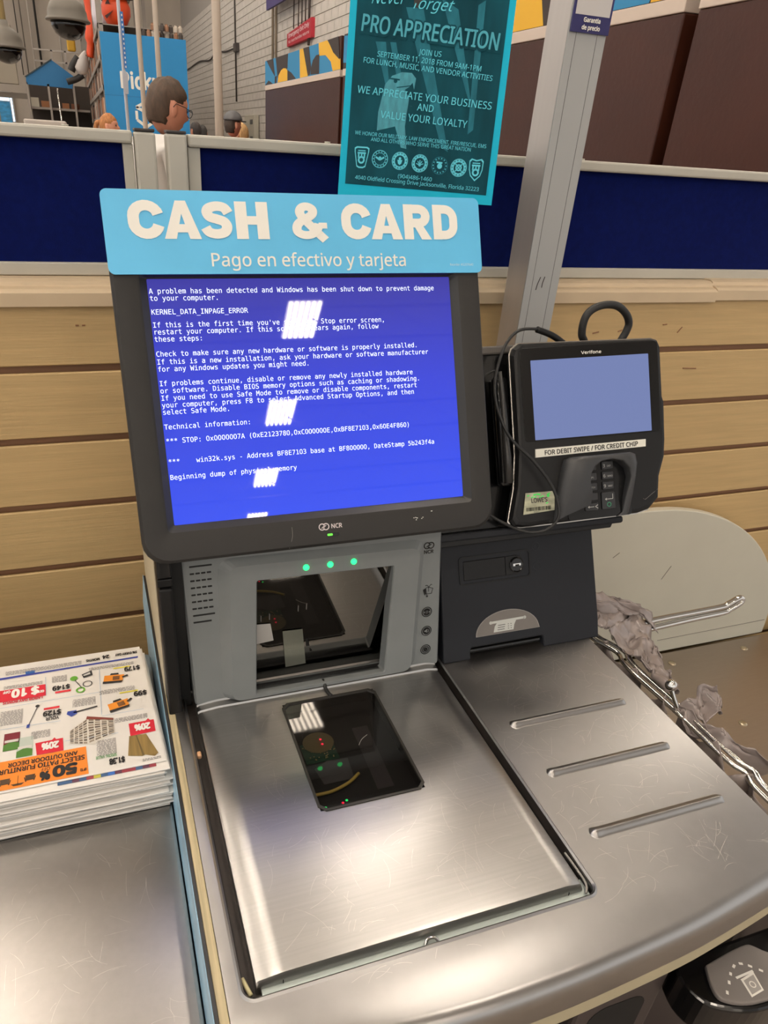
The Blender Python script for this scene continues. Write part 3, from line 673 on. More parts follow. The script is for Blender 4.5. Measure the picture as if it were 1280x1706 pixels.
hd = pr('header_card', rrect(-0.1840, 0.1856, 0.1155, 0.1890, 0.006, 5), 0.0068, 0.0082, M_sign, mo)
bm = bmesh.new()
pass
link.keep = True
for ch, xa, xb in (('C', -0.1625, -0.1330), ('A', -0.1318, -0.0985), ('S', -0.0975, -0.0690), ('H', -0.0660, -0.0350), ('&', -0.0130, 0.0222), ('C', 0.0370, 0.0655), ('A', 0.0670, 0.1000), ('R', 0.1020, 0.1312), ('D', 0.1335, 0.1605)):
    b2 = bmesh.new(); biglet(b2, ch, xa, 0.1462 + (xa + 0.16) * 0.006, xb, 0.0335, 0.0086); link('header_letter', b2, M_white, hd)
text(bm, 'Pago en efectivo y tarjeta', -0.0918, 0.1222, 0.0118, 0.1010, off=0.006, z=0.0086)
link.keep = True; link('header_lettering', bm, M_white, hd)
bm = bmesh.new(); text(bm, 'Reorder #G207640', 0.1495, 0.1223, 0.0023, 0.1755, z=0.0086); link('reorder_lettering', bm, flat((206, 226, 232)), hd); link.keep = False
bm = bmesh.new(); ncr_mark(bm, -0.0068, -0.1300, 0.0036, 0.0063); text(bm, 'NCR', 0.0008, -0.1322, 0.0043, 0.0122, off=0.02, z=0.0063)
link.keep = True; link('maker_mark', bm, mat('silver_print', (216, 206, 206), 0.4), mo); link.keep = False
pr('led_slot', rrect(-0.0046, 0.0084, -0.1402, -0.1368, 0.0016, 4), 0.0056, 0.0064, M_gloss, mo)
pr('status_led', rrect(-0.0042, 0.0016, -0.1397, -0.1373, 0.001, 3), 0.0060, 0.0066, glow('led_dim_green', (90, 200, 60), 0.8), mo)
bm = bmesh.new(); random.seed(5)
for k in range(9):
    x = random.choice((0.091, 0.0985)) + random.uniform(-0.0035, 0.0035) if k < 7 else 0.106 + k * 0.0006; y = -0.1325 + random.uniform(-0.003, 0.002) if k < 7 else -0.126
    box(bm, x, x + 0.0011, y, y + 0.0007, 0.0059, 0.0062)
link('chipped_label', bm, M_white, mo)
tb('bezel_scratch', [(-0.0395, -0.1270, 0.0060), (-0.0400, -0.1370, 0.0060), (-0.0440, -0.1480, 0.0050)], 0.00022, flat((120, 116, 110)), mo)
bx('support_arm', (-0.05, 0.06, -0.06, 0.04, -0.085, -0.05), M_black, mo, 0.006)

# ================================================================ RECEIPT PRINTER
PF = frame((0.3, 0.001, -0.004), 0, 24, 0)
rp = thing('receipt_printer', 'dark receipt printer housing with lock and half round receipt badge', 'printer', frame=PF)
outl = [(0.0012, 0.0045), (0.0385, 0.0045), (0.0385, 0.0160), (0.0405, 0.0190), (0.1405, 0.0195), (0.1438, 0.0180), (0.1445, 0.0045), (0.2285, 0.0045), (0.2290, 0.0300), (0.2235, 0.1560), (0.0050, 0.1560)]
pr('housing', outl, -0.050, 0.0, M_printer, rp, bevel=0.0022, seg=3)
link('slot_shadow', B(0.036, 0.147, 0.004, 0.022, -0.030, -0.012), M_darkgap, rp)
link('paper_guide', B(0.040, 0.142, 0.0125, 0.0165, -0.012, -0.0045), M_gloss, rp, bevel=0.001)
# latch
bm = bmesh.new(); loft(bm, [lr(0.0290, 0.1295, 0.0985, 0.1345, 0.005, -0.0005), lr(0.0290, 0.1295, 0.0985, 0.1345, 0.005, 0.0008), lr(0.0312, 0.1273, 0.1007, 0.1323, 0.004, 0.0008), lr(0.0312, 0.1273, 0.1007, 0.1323, 0.004, -0.0002)], False, True)
la = link('latch_recess', bm, M_black, rp)
pr('latch_paddle', rrect(0.0350, 0.0930, 0.1045, 0.1285, 0.001, 2), -0.0002, 0.0012, M_black, la, bevel=0.0008)
bm = bmesh.new(); prism(bm, [(0.0935, 0.1045)] + [(0.108 + 0.0125 * math.cos(a), 0.1165 + 0.0120 * math.sin(a)) for a in [(-0.5 + k / 12) * math.pi for k in range(13)]] + [(0.0935, 0.1285)], -0.0002, 0.0012)
link('lock_plate', bm, M_black, la, bevel=0.0005)
bm = bmesh.new(); lathe(bm, [(0.0098, 0.0), (0.0098, 0.0022), (0.0088, 0.0032), (0.0078, 0.0026), (0.0004, 0.0026)], (0.1085, 0.1165, 0), 26)
link('lock_cylinder', bm, M_gloss, la, smooth=False)
bm = bmesh.new(); box(bm, 0.1030, 0.1140, 0.1152, 0.1182, 0.0026, 0.0032); link('key_slot', bm, M_chrome, la)
bm = bmesh.new(); box(bm, 0.1062, 0.1112, 0.1150, 0.1170, 0.0030, 0.0036); link('key_hole', bm, M_darkgap, la)
for (x, y) in ((0.1378, 0.1364), (0.1391, 0.1108)):
    bm = bmesh.new(); ring(bm, x, y, 0.0050, 0.0054, 0.0003, 20); link('screw_cover', bm, M_gloss, rp)
# half round badge
half = [(0.0468, 0.0318)] + [(0.0922 + 0.0455 * math.cos(a), 0.0322 + 0.0290 * math.sin(a)) for a in [math.pi * (1 - k / 22) for k in range(1, 22)]] + [(0.1385, 0.0318)]
bd = pr('badge', half, -0.0002, 0.0007, mat('badge_rim', (150, 146, 140), 0.4, 0.4), rp)
half2 = [(0.0922 + (x - 0.0922) * 0.975, 0.0326 + (y - 0.0322) * 0.96) for x, y in half]
pl('badge_face', half2, 0.0009, mat('badge_grey', (112, 106, 100), 0.3), bd)
bm = bmesh.new()
for (x, y) in ((0.0682, 0.0472), (0.1170, 0.0478)): disc(bm, x, y, 0.0021, 0.0011, 12)
stroke(bm, (0.0682, 0.0472), (0.1170, 0.0478), 0.0030, 0.0011)
poly(bm, [(0.0715, 0.0345), (0.1000, 0.0345), (0.1015, 0.0410), (0.1045, 0.0462), (0.0770, 0.0462), (0.0735, 0.0420)], 0.0011)
link('receipt_symbol', bm, flat((196, 198, 192)), bd)
bm = bmesh.new()
for k in range(3):
    y = 0.0427 - k * 0.0028; stroke(bm, (0.0780 - k * 0.0004, y), (0.0885 - k * 0.0006, y), 0.0008, 0.0013)
    stroke(bm, (0.0920, y), (0.0938, y), 0.0008, 0.0013); stroke(bm, (0.0958, y), (0.0975, y), 0.0008, 0.0013)
link('receipt_lines', bm, flat((70, 68, 66)), bd)

# ================================================================ PAYMENT TERMINAL
TF = frame((0.4884, 0.0774, 0.3062), -7.17, 25.33, 3.33)
tm = thing('payment_terminal', 'black card payment terminal with pale blue screen and keypad shroud', 'card reader', frame=TF)
o1 = rrect(-0.1010, 0.0955, -0.1450, 0.0665, n=5, rs=(0.010, 0.022, 0.011, 0.014))
def tout(s, z):   # outline with the bulging lower body
    P = [(-0.0975, 0.0540), (-0.0945, 0.0610), (-0.0860, 0.0665), (0.0850, 0.0640), (0.0925, 0.0615), (0.0955, 0.0545), (0.0955, -0.0050), (0.0975, -0.0120), (0.0965, -0.0580), (0.0945, -0.0780), (0.0860, -0.1020), (0.0835, -0.1280), (0.0700, -0.1405), (0.0540, -0.1440), (-0.0980, -0.1460), (-0.1090, -0.1440), (-0.1130, -0.1370), (-0.1035, -0.1000), (-0.0990, -0.0600)]
    return [(x * s, -0.04 + (y + 0.04) * s, z) for x, y in P]
bm = bmesh.new(); loft(bm, [tout(0.93, -0.030), tout(0.985, -0.018), tout(1.0, -0.010)], True, True)
link('rear_shell', bm, M_black, tm, smooth=False)
bm = bmesh.new(); loft(bm, [tout(1.0, -0.0102), tout(1.012, -0.0090), tout(1.012, -0.0080), tout(1.0, -0.0078)], False, False)
link('silver_trim', bm, mat('silver_trim', (178, 174, 168), 0.25, 0.9), tm)
bm = bmesh.new(); loft(bm, [tout(1.0, -0.0080), tout(0.995, -0.004), tout(0.975, -0.0012), tout(0.945, -0.0004)], False, True)
link('front_shell', bm, M_black, tm, smooth=False)
pr('screen_cover', rrect(-0.0885, 0.0892, -0.0470, 0.0600, 0.004, 4), -0.0006, 0.0004, M_gloss, tm, bevel=0.0003)
mts = mat('terminal_screen', (10, 12, 20), 0.2, spec=0.15, emit=((124, 138, 188), 0.80)); 
pl('screen', rrect(-0.0762, 0.0762, -0.0457, 0.0457, 0.0005, 1), 0.0007, mts, tm)
textpart('maker_mark', [('Verifone', -0.0115, 0.0496, 0.0034, dict(x1=0.0145, off=0.015, z=0.0008))], M_white, tm)
la = pr('white_label', [(-0.0775, -0.0658), (0.0668, -0.0640), (0.0674, -0.0552), (-0.0770, -0.0560)], -0.0004, 0.0009, flat((224, 222, 210)), tm)
textpart('label_lettering', [('FOR DEBIT SWIPE / FOR CREDIT CHIP', -0.0655, -0.0636, 0.0052, dict(x1=0.0565, off=0.012, z=0.0012, rot=0.010))], M_gloss, la)
# keypad
kp = pr('keypad', rrect(-0.0400, 0.0440, -0.1440, -0.0700, 0.004, 3), -0.001, 0.0006, M_gloss, tm)
M_key = mat('key_grey', (36, 37, 40), 0.4)
for i, (x0, x1) in enumerate(((-0.0340, -0.0190), (-0.0160, -0.0010), (0.0060, 0.0210))):
    for j, (y0, y1) in enumerate(((-0.0870, -0.0775), (-0.0990, -0.0895), (-0.1110, -0.1015))):
        pr('key', rrect(x0, x1, y0, y1, 0.0012, 2), 0.0006, 0.0024, M_key, kp, bevel=0.0005, seg=1)
for (x0, x1, y0, y1) in ((-0.0160, -0.0010, -0.1225, -0.1135), (-0.0180, -0.0010, -0.1345, -0.1255), (0.0040, 0.0215, -0.1345, -0.1140)):
    pr('key', rrect(x0, x1, y0, y1, 0.0012, 2), 0.0006, 0.0024, M_key, kp, bevel=0.0005, seg=1)
bm = bmesh.new()
for s, a, x, y in (('2', 'ABC', -0.0148, -0.0845), ('3', 'DEF', 0.0072, -0.0845), ('5', 'JKL', -0.0148, -0.0965), ('6', 'MNO', 0.0072, -0.0965), ('8', 'TUV', -0.0148, -0.1085), ('9', 'WXY', 0.0072, -0.1085)):
    text(bm, s, x, y, 0.0038, z=0.0030); text(bm, a, x + 0.0055, y + 0.0004, 0.0020, z=0.0030)
text(bm, '0', -0.0148, -0.1200, 0.0038, z=0.0030)
for p, q in (((-0.0150, -0.1300), (-0.0070, -0.1300)), ((-0.0150, -0.1300), (-0.0132, -0.1288)), ((-0.0150, -0.1300), (-0.0132, -0.1312)), ((-0.0020, -0.1278), (-0.0055, -0.1300)), ((-0.0055, -0.1300), (-0.0020, -0.1322)), ((0.0180, -0.1165), (0.0180, -0.1225)), ((0.0180, -0.1225), (0.0080, -0.1225)), ((0.0080, -0.1225), (0.0100, -0.1212)), ((0.0080, -0.1225), (0.0100, -0.1238))):
    stroke(bm, p, q, 0.0007, 0.0030)
link.keep = True; link('key_lettering', bm, flat((190, 190, 186)), kp)
bm = bmesh.new(); ring(bm, 0.0128, -0.1290, 0.0020, 0.0028, 0.0030); link('green_ring', bm, flat((60, 150, 110)), kp); link.keep = False
# shroud: raised grey hood with an arched opening
arch = [(-0.0165, -0.1265), (-0.0150, -0.1130), (-0.0185, -0.1000), (-0.0180, -0.0900), (-0.0120, -0.0810), (-0.0020, -0.0755), (0.0130, -0.0742), (0.0270, -0.0775), (0.0360, -0.0860), (0.0385, -0.0980), (0.0355, -0.1110), (0.0325, -0.1230), (0.0310, -0.1400), (0.0230, -0.1445)]
hood_out = [(-0.0580, -0.1430), (-0.0540, -0.1200), (-0.0480, -0.0950), (-0.0430, -0.0780), (-0.0400, -0.0710), (-0.0320, -0.0690), (0.0050, -0.0690), (0.0380, -0.0690), (0.0450, -0.0720), (0.0475, -0.0820), (0.0462, -0.0980), (0.0430, -0.1180), (0.0385, -0.1400), (0.0370, -0.1435)]
bm = bmesh.new()
def z3(L, z): return [(x, y, z if not isinstance(z, list) else z[i]) for i, (x, y) in enumerate(L)]
hts = [0.002, 0.007, 0.012, 0.014, 0.015, 0.015, 0.015, 0.015, 0.014, 0.013, 0.011, 0.008, 0.004, 0.003]
hin = [0.012, 0.015, 0.018, 0.019, 0.018, 0.017, 0.017, 0.017, 0.016, 0.014, 0.012, 0.009, 0.004, 0.003]
base_o = [(x * 1.0 + (0.0015 if x > 0 else -0.0015), y) for x, y in hood_out]
rim2 = [(x + (0.0012 if x < 0.01 else -0.0012), y - (0.0012 if y > -0.09 else 0)) for x, y in arch]
loft(bm, [z3(base_o, -0.0005), z3(hood_out, [h * 0.85 for h in hts]), z3([((a[0] * 2 + c[0]) / 3, (a[1] * 2 + c[1]) / 3) for a, c in zip(hood_out, arch)], hts), z3(arch, hin), z3(rim2, [max(h - 0.002, 0.001) for h in hin]), z3([(x * 1.02, y * 1.002) for x, y in rim2], 0.0004)], False, False, closed=False)
o = link('keypad_shroud', bm, mat('shroud_grey', (50, 51, 53), 0.42), tm, smooth=True)
# hologram sticker
st = pr('asset_sticker', [(-0.0975, -0.1310), (-0.0575, -0.1290), (-0.0560, -0.1065), (-0.0930, -0.1060)], 0.0, 0.0009, mat('sticker_foil', (176, 176, 150), 0.3, 0.3, noise=((90, 200, 90), 0.25)), tm)
textpart('sticker_lettering', [("LOWE'S", -0.0865, -0.1180, 0.0052, dict(x1=-0.0660, off=0.02, z=0.0012))], flat((70, 66, 60)), st)
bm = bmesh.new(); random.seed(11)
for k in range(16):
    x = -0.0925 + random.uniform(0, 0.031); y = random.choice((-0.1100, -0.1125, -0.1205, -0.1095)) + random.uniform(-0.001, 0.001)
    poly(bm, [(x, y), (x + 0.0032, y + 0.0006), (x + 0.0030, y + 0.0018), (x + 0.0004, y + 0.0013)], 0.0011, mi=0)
link('hologram_glints', bm, glow('green_glint', (60, 214, 90), 0.25), st)  # hologram glint put in as faintly emitting green flecks
bm = bmesh.new(); x = -0.0935
while x < -0.0625:
    wd = random.choice((0.0003, 0.0006, 0.0009)); poly(bm, [(x, -0.1275), (x + wd, -0.1275), (x + wd + 0.0001, -0.1232), (x + 0.0001, -0.1232)], 0.0012); x += wd + random.choice((0.0004, 0.0007))
text(bm, '01.00171', -0.0840, -0.1295, 0.0012, z=0.0012)
link.keep = True; link('barcode', bm, M_gloss, st); link.keep = False
# small vent scratch and stylus holder on the left
tb('edge_groove', [(0.0600, -0.1265, 0.0004), (0.0630, -0.1280, 0.0004), (0.0820, -0.1165, -0.001)], 0.00035, flat((96, 94, 92)), tm, sm=0)
shd = thing('stylus_holder', 'black stylus holder clipped on the left flank of the payment terminal', 'holder', frame=TF @ Matrix.Translation((0, 0, -0.012)))
bm = bmesh.new(); loft(bm, [lp(rrect(-0.1195, -0.1030, -0.0960, 0.0310, 0.0065, 5), -0.006), lp(rrect(-0.1205, -0.1020, -0.0970, 0.0320, 0.0070, 5), 0.0), lp(rrect(-0.1185, -0.1040, -0.0945, 0.0300, 0.0055, 5), 0.007)], True, True)
link('holder_body', bm, M_gloss, shd, smooth=True)
for (y0, y1) in ((-0.006, 0.020), (-0.048, -0.022)): pr('holder_slot', rrect(-0.1150, -0.1100, y0, y1, 0.002, 3), 0.005, 0.0078, M_darkgap, shd)
sty = tag(link('stylus', (lambda bm: (tube(bm, [(-0.1118, 0.036, 0.001), (-0.1118, 0.02, 0.002), (-0.1118, -0.02, 0.003), (-0.1118, -0.060, 0.0045), (-0.1118, -0.0925, 0.004)], [0.0022, 0.0028, 0.0028, 0.0048, 0.0052], 12), bm)[1])(bmesh.new()), mat('stylus_black', (46, 45, 44), 0.35), None, smooth=True), 'black stylus pen resting in the holder beside the terminal', 'stylus')
sty.matrix_world = TF @ Matrix.Translation((0, 0, -0.006))
# bracket behind and under the terminal
br = thing('terminal_bracket', 'dark plastic ledge and back plate carrying the payment terminal above the printer', 'bracket', frame=TF @ Matrix.Translation((0, 0, -0.030)))
pr('back_plate', [(-0.200, -0.147), (0.020, -0.147), (0.020, 0.050), (-0.0841, 0.050), (-0.0841, 0.0610), (-0.200, 0.0610)], -0.018, -0.001, M_gloss, br, bevel=0.002)
pr('top_bar', [(-0.200, 0.0600), (-0.0800, 0.0600), (-0.0800, 0.0700), (-0.200, 0.0700)], -0.022, 0.001, mat('worn_dark_grey', (84, 80, 76), 0.5), br, bevel=0.002)
pr('ledge', rrect(-0.2080, 0.0440, -0.1550, -0.1462, 0.003, 3), -0.020, 0.012, M_printer, br, bevel=0.002)
pr('ledge_skirt', [(-0.2080, -0.1620), (0.0300, -0.1600), (0.0340, -0.1530), (-0.2080, -0.1540)], -0.018, 0.006, M_black, br, bevel=0.001)
# cables
def TP(x, y, z): return tuple(TF @ Vector((x, y, z)))
tag(tb('power_cable', [(0.5130, 0.135, 0.320), (0.5060, 0.135, 0.352), (0.4990, 0.135, 0.3640), (0.4975, 0.135, 0.3780), (0.5010, 0.135, 0.3890), (0.5110, 0.135, 0.3960), (0.5260, 0.135, 0.3990), (0.5420, 0.135, 0.3970), (0.5565, 0.135, 0.3880), (0.5640, 0.135, 0.3770), (0.5630, 0.135, 0.3665), (0.5590, 0.135, 0.3570), (0.5500, 0.135, 0.335)], 0.0046, M_barrier, sm=8), 'thick black cable arching in a loop behind the terminal top', 'cable')
cpts = [TP(-0.018, 0.064, -0.018), TP(-0.028, 0.068, -0.016), TP(-0.046, 0.079, -0.012), TP(-0.066, 0.083, -0.008), TP(-0.088, 0.080, -0.004), TP(-0.107, 0.062, 0.000), TP(-0.122, 0.028, 0.004), TP(-0.124, -0.004, 0.007), TP(-0.112, -0.040, 0.010), TP(-0.086, -0.070, 0.013), TP(-0.066, -0.100, 0.014), TP(-0.058, -0.128, 0.012), TP(-0.062, -0.143, 0.010), TP(-0.078, -0.152, 0.006), TP(-0.098, -0.150, -0.002), TP(-0.122, -0.136, -0.012), TP(-0.140, -0.120, -0.022)]
cb = tag(tb('stylus_cable', cpts, 0.0018, M_barrier, sm=8), 'thin black cord curling down across the left side of the terminal', 'cable')
tb('strain_relief', [TP(-0.024, 0.066, -0.016), TP(-0.040, 0.0755, -0.013), TP(-0.060, 0.0825, -0.010)], 0.0037, M_black, cb)
tag(tb('stylus_tether', [TP(-0.1118, 0.034, -0.006), TP(-0.116, 0.038, -0.012), TP(-0.128, 0.032, -0.018), TP(-0.138, 0.014, -0.022)], 0.0012, M_barrier), 'short thin black tether running from the stylus top to the bracket', 'cable')

# ================================================================ POST WITH PRICE SIGN
po = thing('aluminium_post', 'tall square aluminium post with two fine grooves standing behind the terminal', 'post', (0.5130, 0.300, 0))
bx('post_body', (0, 0.0530, 0.0006, 0.052, -0.9, 1.6), M_post, po, 0.0008)
bx('front_strip', (0.0, 0.0105, -0.0002, 0.002, -0.9, 1.6), M_post2, po)
bx('front_strip', (0.0112, 0.0402, -0.0002, 0.002, -0.9, 1.6), M_post2, po)
bx('front_strip', (0.0409, 0.0530, -0.0002, 0.002, -0.9, 1.6), M_post2, po)
bx('groove', (0.0104, 0.0113, 0.0002, 0.001, -0.9, 1.6), M_line, po); bx('groove', (0.0401, 0.0410, 0.0002, 0.001, -0.9, 1.6), M_line, po)
bm = bmesh.new()
tube(bm, [(0.0180, -0.0003, 0.3865), (0.0190, -0.0003, 0.394), (0.0222, -0.0003, 0.4035)], 0.0006, 6); tube(bm, [(0.0268, -0.0003, 0.3895), (0.0270, -0.0003, 0.396), (0.0290, -0.0003, 0.4040)], 0.0006, 6)
link('pen_tally_mark', bm, M_line, po)
tgs = thing('price_sign', 'white price guarantee placard with navy border on the aluminium post', 'sign', (0.5150, 0.2990, 0))
bx('placard', (-0.0015, 0.0520, -0.0018, 0.0, 0.6790, 0.90), mat('navy_print', (36, 32, 92), 0.5), tgs)
bx('white_face', (0.0012, 0.0490, -0.0022, -0.0017, 0.6960, 0.90), flat((206, 202, 200)), tgs)
tfm = bpy.data.objects.new('lettering', bpy.data.meshes.new('lettering')); bm = bmesh.new()
text(bm, 'Garantia', 0.0255, 0.6895, 0.0042, align='c', off=0.03); text(bm, 'de precio', 0.0255, 0.6822, 0.0042, align='c', off=0.03)
for v in bm.verts: v.co = Vector((v.co.x, -0.0023 - v.co.z, v.co.y))
bm.to_mesh(tfm.data); bm.free(); COL.objects.link(tfm); tfm.parent = tgs; tfm.data.materials.append(M_white)

# ================================================================ TEAL POSTER
QF = frame((0.331, 0.2933, 0.4924), -25.6, 12, 0.25)
ps = thing('event_poster', 'teal printed event poster with eagle hanging behind the blue header card', 'poster', frame=QF)
pr('sheet', [(-0.0950, 0.0005), (0.0945, 0.0005), (0.0940, 0.2460), (-0.0950, 0.2460)], -0.0008, 0.0, M_cy, ps)
pl('dark_print', [(-0.0868, 0.0140), (0.0865, 0.0110), (0.0865, 0.2350), (-0.0868, 0.2350)], 0.0003, M_cyd, ps)
bm = bmesh.new()
for q in (((-0.030, 0.20), (-0.010, 0.20), (0.035, 0.055), (0.026, 0.060)), ((0.010, 0.21), (0.030, 0.20), (0.058, 0.100), (0.048, 0.120)), ((-0.062, 0.165), (-0.050, 0.165), (-0.040, 0.110), (-0.046, 0.120)), ((-0.045, 0.165), (-0.038, 0.165), (-0.028, 0.130), (-0.034, 0.130)), ((0.052, 0.205), (0.060, 0.210), (0.062, 0.080), (0.056, 0.075))):
    poly(bm, q, 0.0005)
link('light_streak', bm, M_cym, ps)
eag = [(-0.047, 0.1223), (-0.0394, 0.1313), (-0.0282, 0.1354), (-0.0166, 0.1352), (-0.0111, 0.1297), (-0.0123, 0.1181), (-0.0147, 0.1252), (-0.0184, 0.1207), (-0.0231, 0.1176), (-0.0172, 0.1091), (-0.0193, 0.0796), (-0.0152, 0.0558), (-0.0221, 0.0569), (-0.0311, 0.079), (-0.0527, 0.0734), (-0.0527, 0.0927)]
pl('eagle_print', eag, 0.0006, mat('cyan_feather', (58, 140, 156), 0.7, noise=((200, 60, 100), 0.25)), ps)
bm = bmesh.new(); disc(bm, -0.0350, 0.1262, 0.0022, 0.0008, 12); stroke(bm, (-0.0425, 0.1285), (-0.0300, 0.1275), 0.0016, 0.0008); stroke(bm, (-0.0330, 0.1195), (-0.0140, 0.1225), 0.0009, 0.0008)
link('eagle_eye', bm, M_cyd, ps)
bm = bmesh.new(); Zt = 0.0010
def pt(s, a, cap, b, off=0.004):
    bm = bmesh.new(); text(bm, s, a[0], a[1], cap, x1=a[0] + math.hypot(b[0] - a[0], b[1] - a[1]), rot=math.atan2(b[1] - a[1], b[0] - a[0]), z=Zt, off=off)
    link.keep = True; link('poster_lettering', bm, M_cyl, ps); link.keep = False
pt('JOIN US', (-0.0107, 0.1540), 0.0055, (0.0156, 0.1525)); pt('SEPTEMBER 11, 2018 FROM 9AM-1PM', (-0.0591, 0.1500), 0.0055, (0.0631, 0.1400)); pt('FOR LUNCH, MUSIC, AND VENDOR ACTIVITIES', (-0.0747, 0.1432), 0.0055, (0.0773, 0.1310))
pt('WE APPRECIATE YOUR BUSINESS', (-0.0795, 0.1120), 0.0076, (0.0803, 0.1020)); pt('AND', (-0.0068, 0.0972), 0.0072, (0.0127, 0.0960)); pt('VALUE YOUR LOYALTY', (-0.0497, 0.0872), 0.0076, (0.0540, 0.0815))
pt('WE HONOR OUR MILITARY, LAW ENFORCEMENT, FIRE/RESCUE, EMS', (-0.0788, 0.0682), 0.0040, (0.0797, 0.0615)); pt('AND ALL OTHERS WHO SERVE THIS GREAT NATION', (-0.0589, 0.0620), 0.0040, (0.0618, 0.0570))
pt('(904)486-1460', (-0.0225, 0.0240), 0.0043, (0.0190, 0.0222)); pt('4040 Oldfield Crossing Drive Jacksonville, Florida 32223', (-0.0749, 0.0196), 0.0043, (0.0769, 0.0148))
bm = bmesh.new(); text(bm, 'Never', -0.0700, 0.2020, 0.0110, x1=-0.0300, rot=0.02, shear=0.35, z=Zt); text(bm, 'forget', -0.0215, 0.1990, 0.0110, x1=0.0250, rot=-0.03, shear=0.35, z=Zt)
link.keep = True; link('poster_lettering', bm, M_cyl, ps)
bm = bmesh.new(); text(bm, 'PRO APPRECIATION', -0.0815, 0.1735, 0.0185, x1=0.0815, rot=-0.082, z=0.0008, off=0.045); link('headline_shadow', bm, M_cyd, ps)
bm = bmesh.new(); text(bm, 'PRO APPRECIATION', -0.0800, 0.1750, 0.0165, x1=0.0800, rot=-0.082, z=0.0011, off=0.012); link('headline', bm, mat('cyan_headline', (66, 160, 178), 0.7), ps)
link.keep = False
for i, (x, y) in enumerate(((-0.0688, 0.0440), (-0.0462, 0.0432), (-0.0218, 0.0425), (0.0026, 0.0412), (0.0268, 0.0400), (0.0498, 0.0390), (0.0705, 0.0380))):
    bm = bmesh.new()
    if i in (0, 6):
        sh = [(-0.0085, 0.0095), (-0.006, 0.0120), (0, 0.0105), (0.006, 0.0120), (0.0085, 0.0095), (0.0082, 0.0), (0.006, -0.007), (0.0, -0.0125), (-0.006, -0.007), (-0.0082, 0.0)] if i else [(-0.0090, 0.0100), (-0.0065, 0.0115), (0.0065, 0.0115), (0.0090, 0.0100), (0.0088, 0.0060), (0.0055, -0.0105), (0.0025, -0.0120), (-0.0025, -0.0120), (-0.0055, -0.0105), (-0.0088, 0.0060)]
        poly(bm, [(x + a, y + b) for a, b in sh], 0.0006); o = link('emblem', bm, M_cyl, ps)
        bm = bmesh.new(); poly(bm, [(x + a * 0.86, y + b * 0.86) for a, b in sh], 0.0008); link('emblem_field', bm, M_cyd, o)
        bm = bmesh.new(); ring(bm, x, y - 0.003, 0.0022, 0.0042, 0.0010); stroke(bm, (x - 0.005, y + 0.0045), (x + 0.005, y + 0.0045), 0.0018, 0.0010); stroke(bm, (x - 0.0045, y + 0.0070), (x + 0.0045, y + 0.0070), 0.0011, 0.0010)
        for k in (-1, 0, 1): stroke(bm, (x + k * 0.0035, y - 0.001), (x + k * 0.0035, y + 0.0035), 0.0016, 0.0010)
        link('emblem_device', bm, M_cyl, o)
    else:
        ring(bm, x, y, 0.0090, 0.0098, 0.0006); ring(bm, x, y, 0.0064, 0.0069, 0.0006)
        if i in (2, 3, 5): disc(bm, x, y, 0.0088, 0.0005)
        o = link('emblem', bm, M_cyl if i != 4 else M_cym, ps)
        bm = bmesh.new(); 
        for k in range(14):
            a = k * math.pi * 2 / 14; stroke(bm, (x + 0.0074 * math.cos(a), y + 0.0074 * math.sin(a)), (x + 0.0084 * math.cos(a), y + 0.0084 * math.sin(a)), 0.0012, 0.0008)
        if i in (2, 3, 5): disc(bm, x, y, 0.0060, 0.0007, 18)
        link('emblem_field', bm, M_cyd if i in (2, 3, 5) else M_cyl, o)
        bm = bmesh.new()
        if i == 1: stroke(bm, (x - 0.005, y + 0.002), (x, y - 0.001), 0.002, 0.0009); stroke(bm, (x, y - 0.001), (x + 0.005, y + 0.002), 0.002, 0.0009); disc(bm, x, y + 0.0010, 0.0018, 0.0009)
        elif i == 2: disc(bm, x, y + 0.0025, 0.0016, 0.0009); poly(bm, [(x - 0.003, y + 0.001), (x + 0.003, y + 0.001), (x + 0.002, y - 0.003), (x, y - 0.0045), (x - 0.002, y - 0.003)], 0.0009)
        elif i == 3:
            for k in range(5): a = math.pi * (0.1 + 0.2 * k); stroke(bm, (x, y - 0.002), (x + 0.0045 * math.cos(a), y - 0.002 + 0.0055 * math.sin(a)), 0.0009, 0.0009)
            disc(bm, x, y - 0.002, 0.0015, 0.0009)
        elif i == 4: disc(bm, x, y - 0.0005, 0.0030, 0.0009); stroke(bm, (x - 0.004, y + 0.0035), (x + 0.003, y + 0.0030), 0.0018, 0.0009)
        else:
            ring(bm, x, y, 0.0022, 0.0038, 0.0009)
            for k in range(4): a = math.pi / 4 + k * math.pi / 2; stroke(bm, (x, y), (x + 0.0056 * math.cos(a), y + 0.0056 * math.sin(a)), 0.0012, 0.0009)
        link('emblem_device', bm, M_cyl, o)
tag(tb('poster_pole', [(0.336, 0.345, -0.9), (0.336, 0.345, 0.80)], 0.008, M_black, sm=0), 'black pole behind the teal poster that holds it up', 'pole')
bm = bmesh.new(); tube(bm, [(0.336, 0.345, 0.72), (0.338, 0.34, 0.72)], 0.004, 8); link('clip', bm, M_black, bpy.data.objects['poster_pole'])

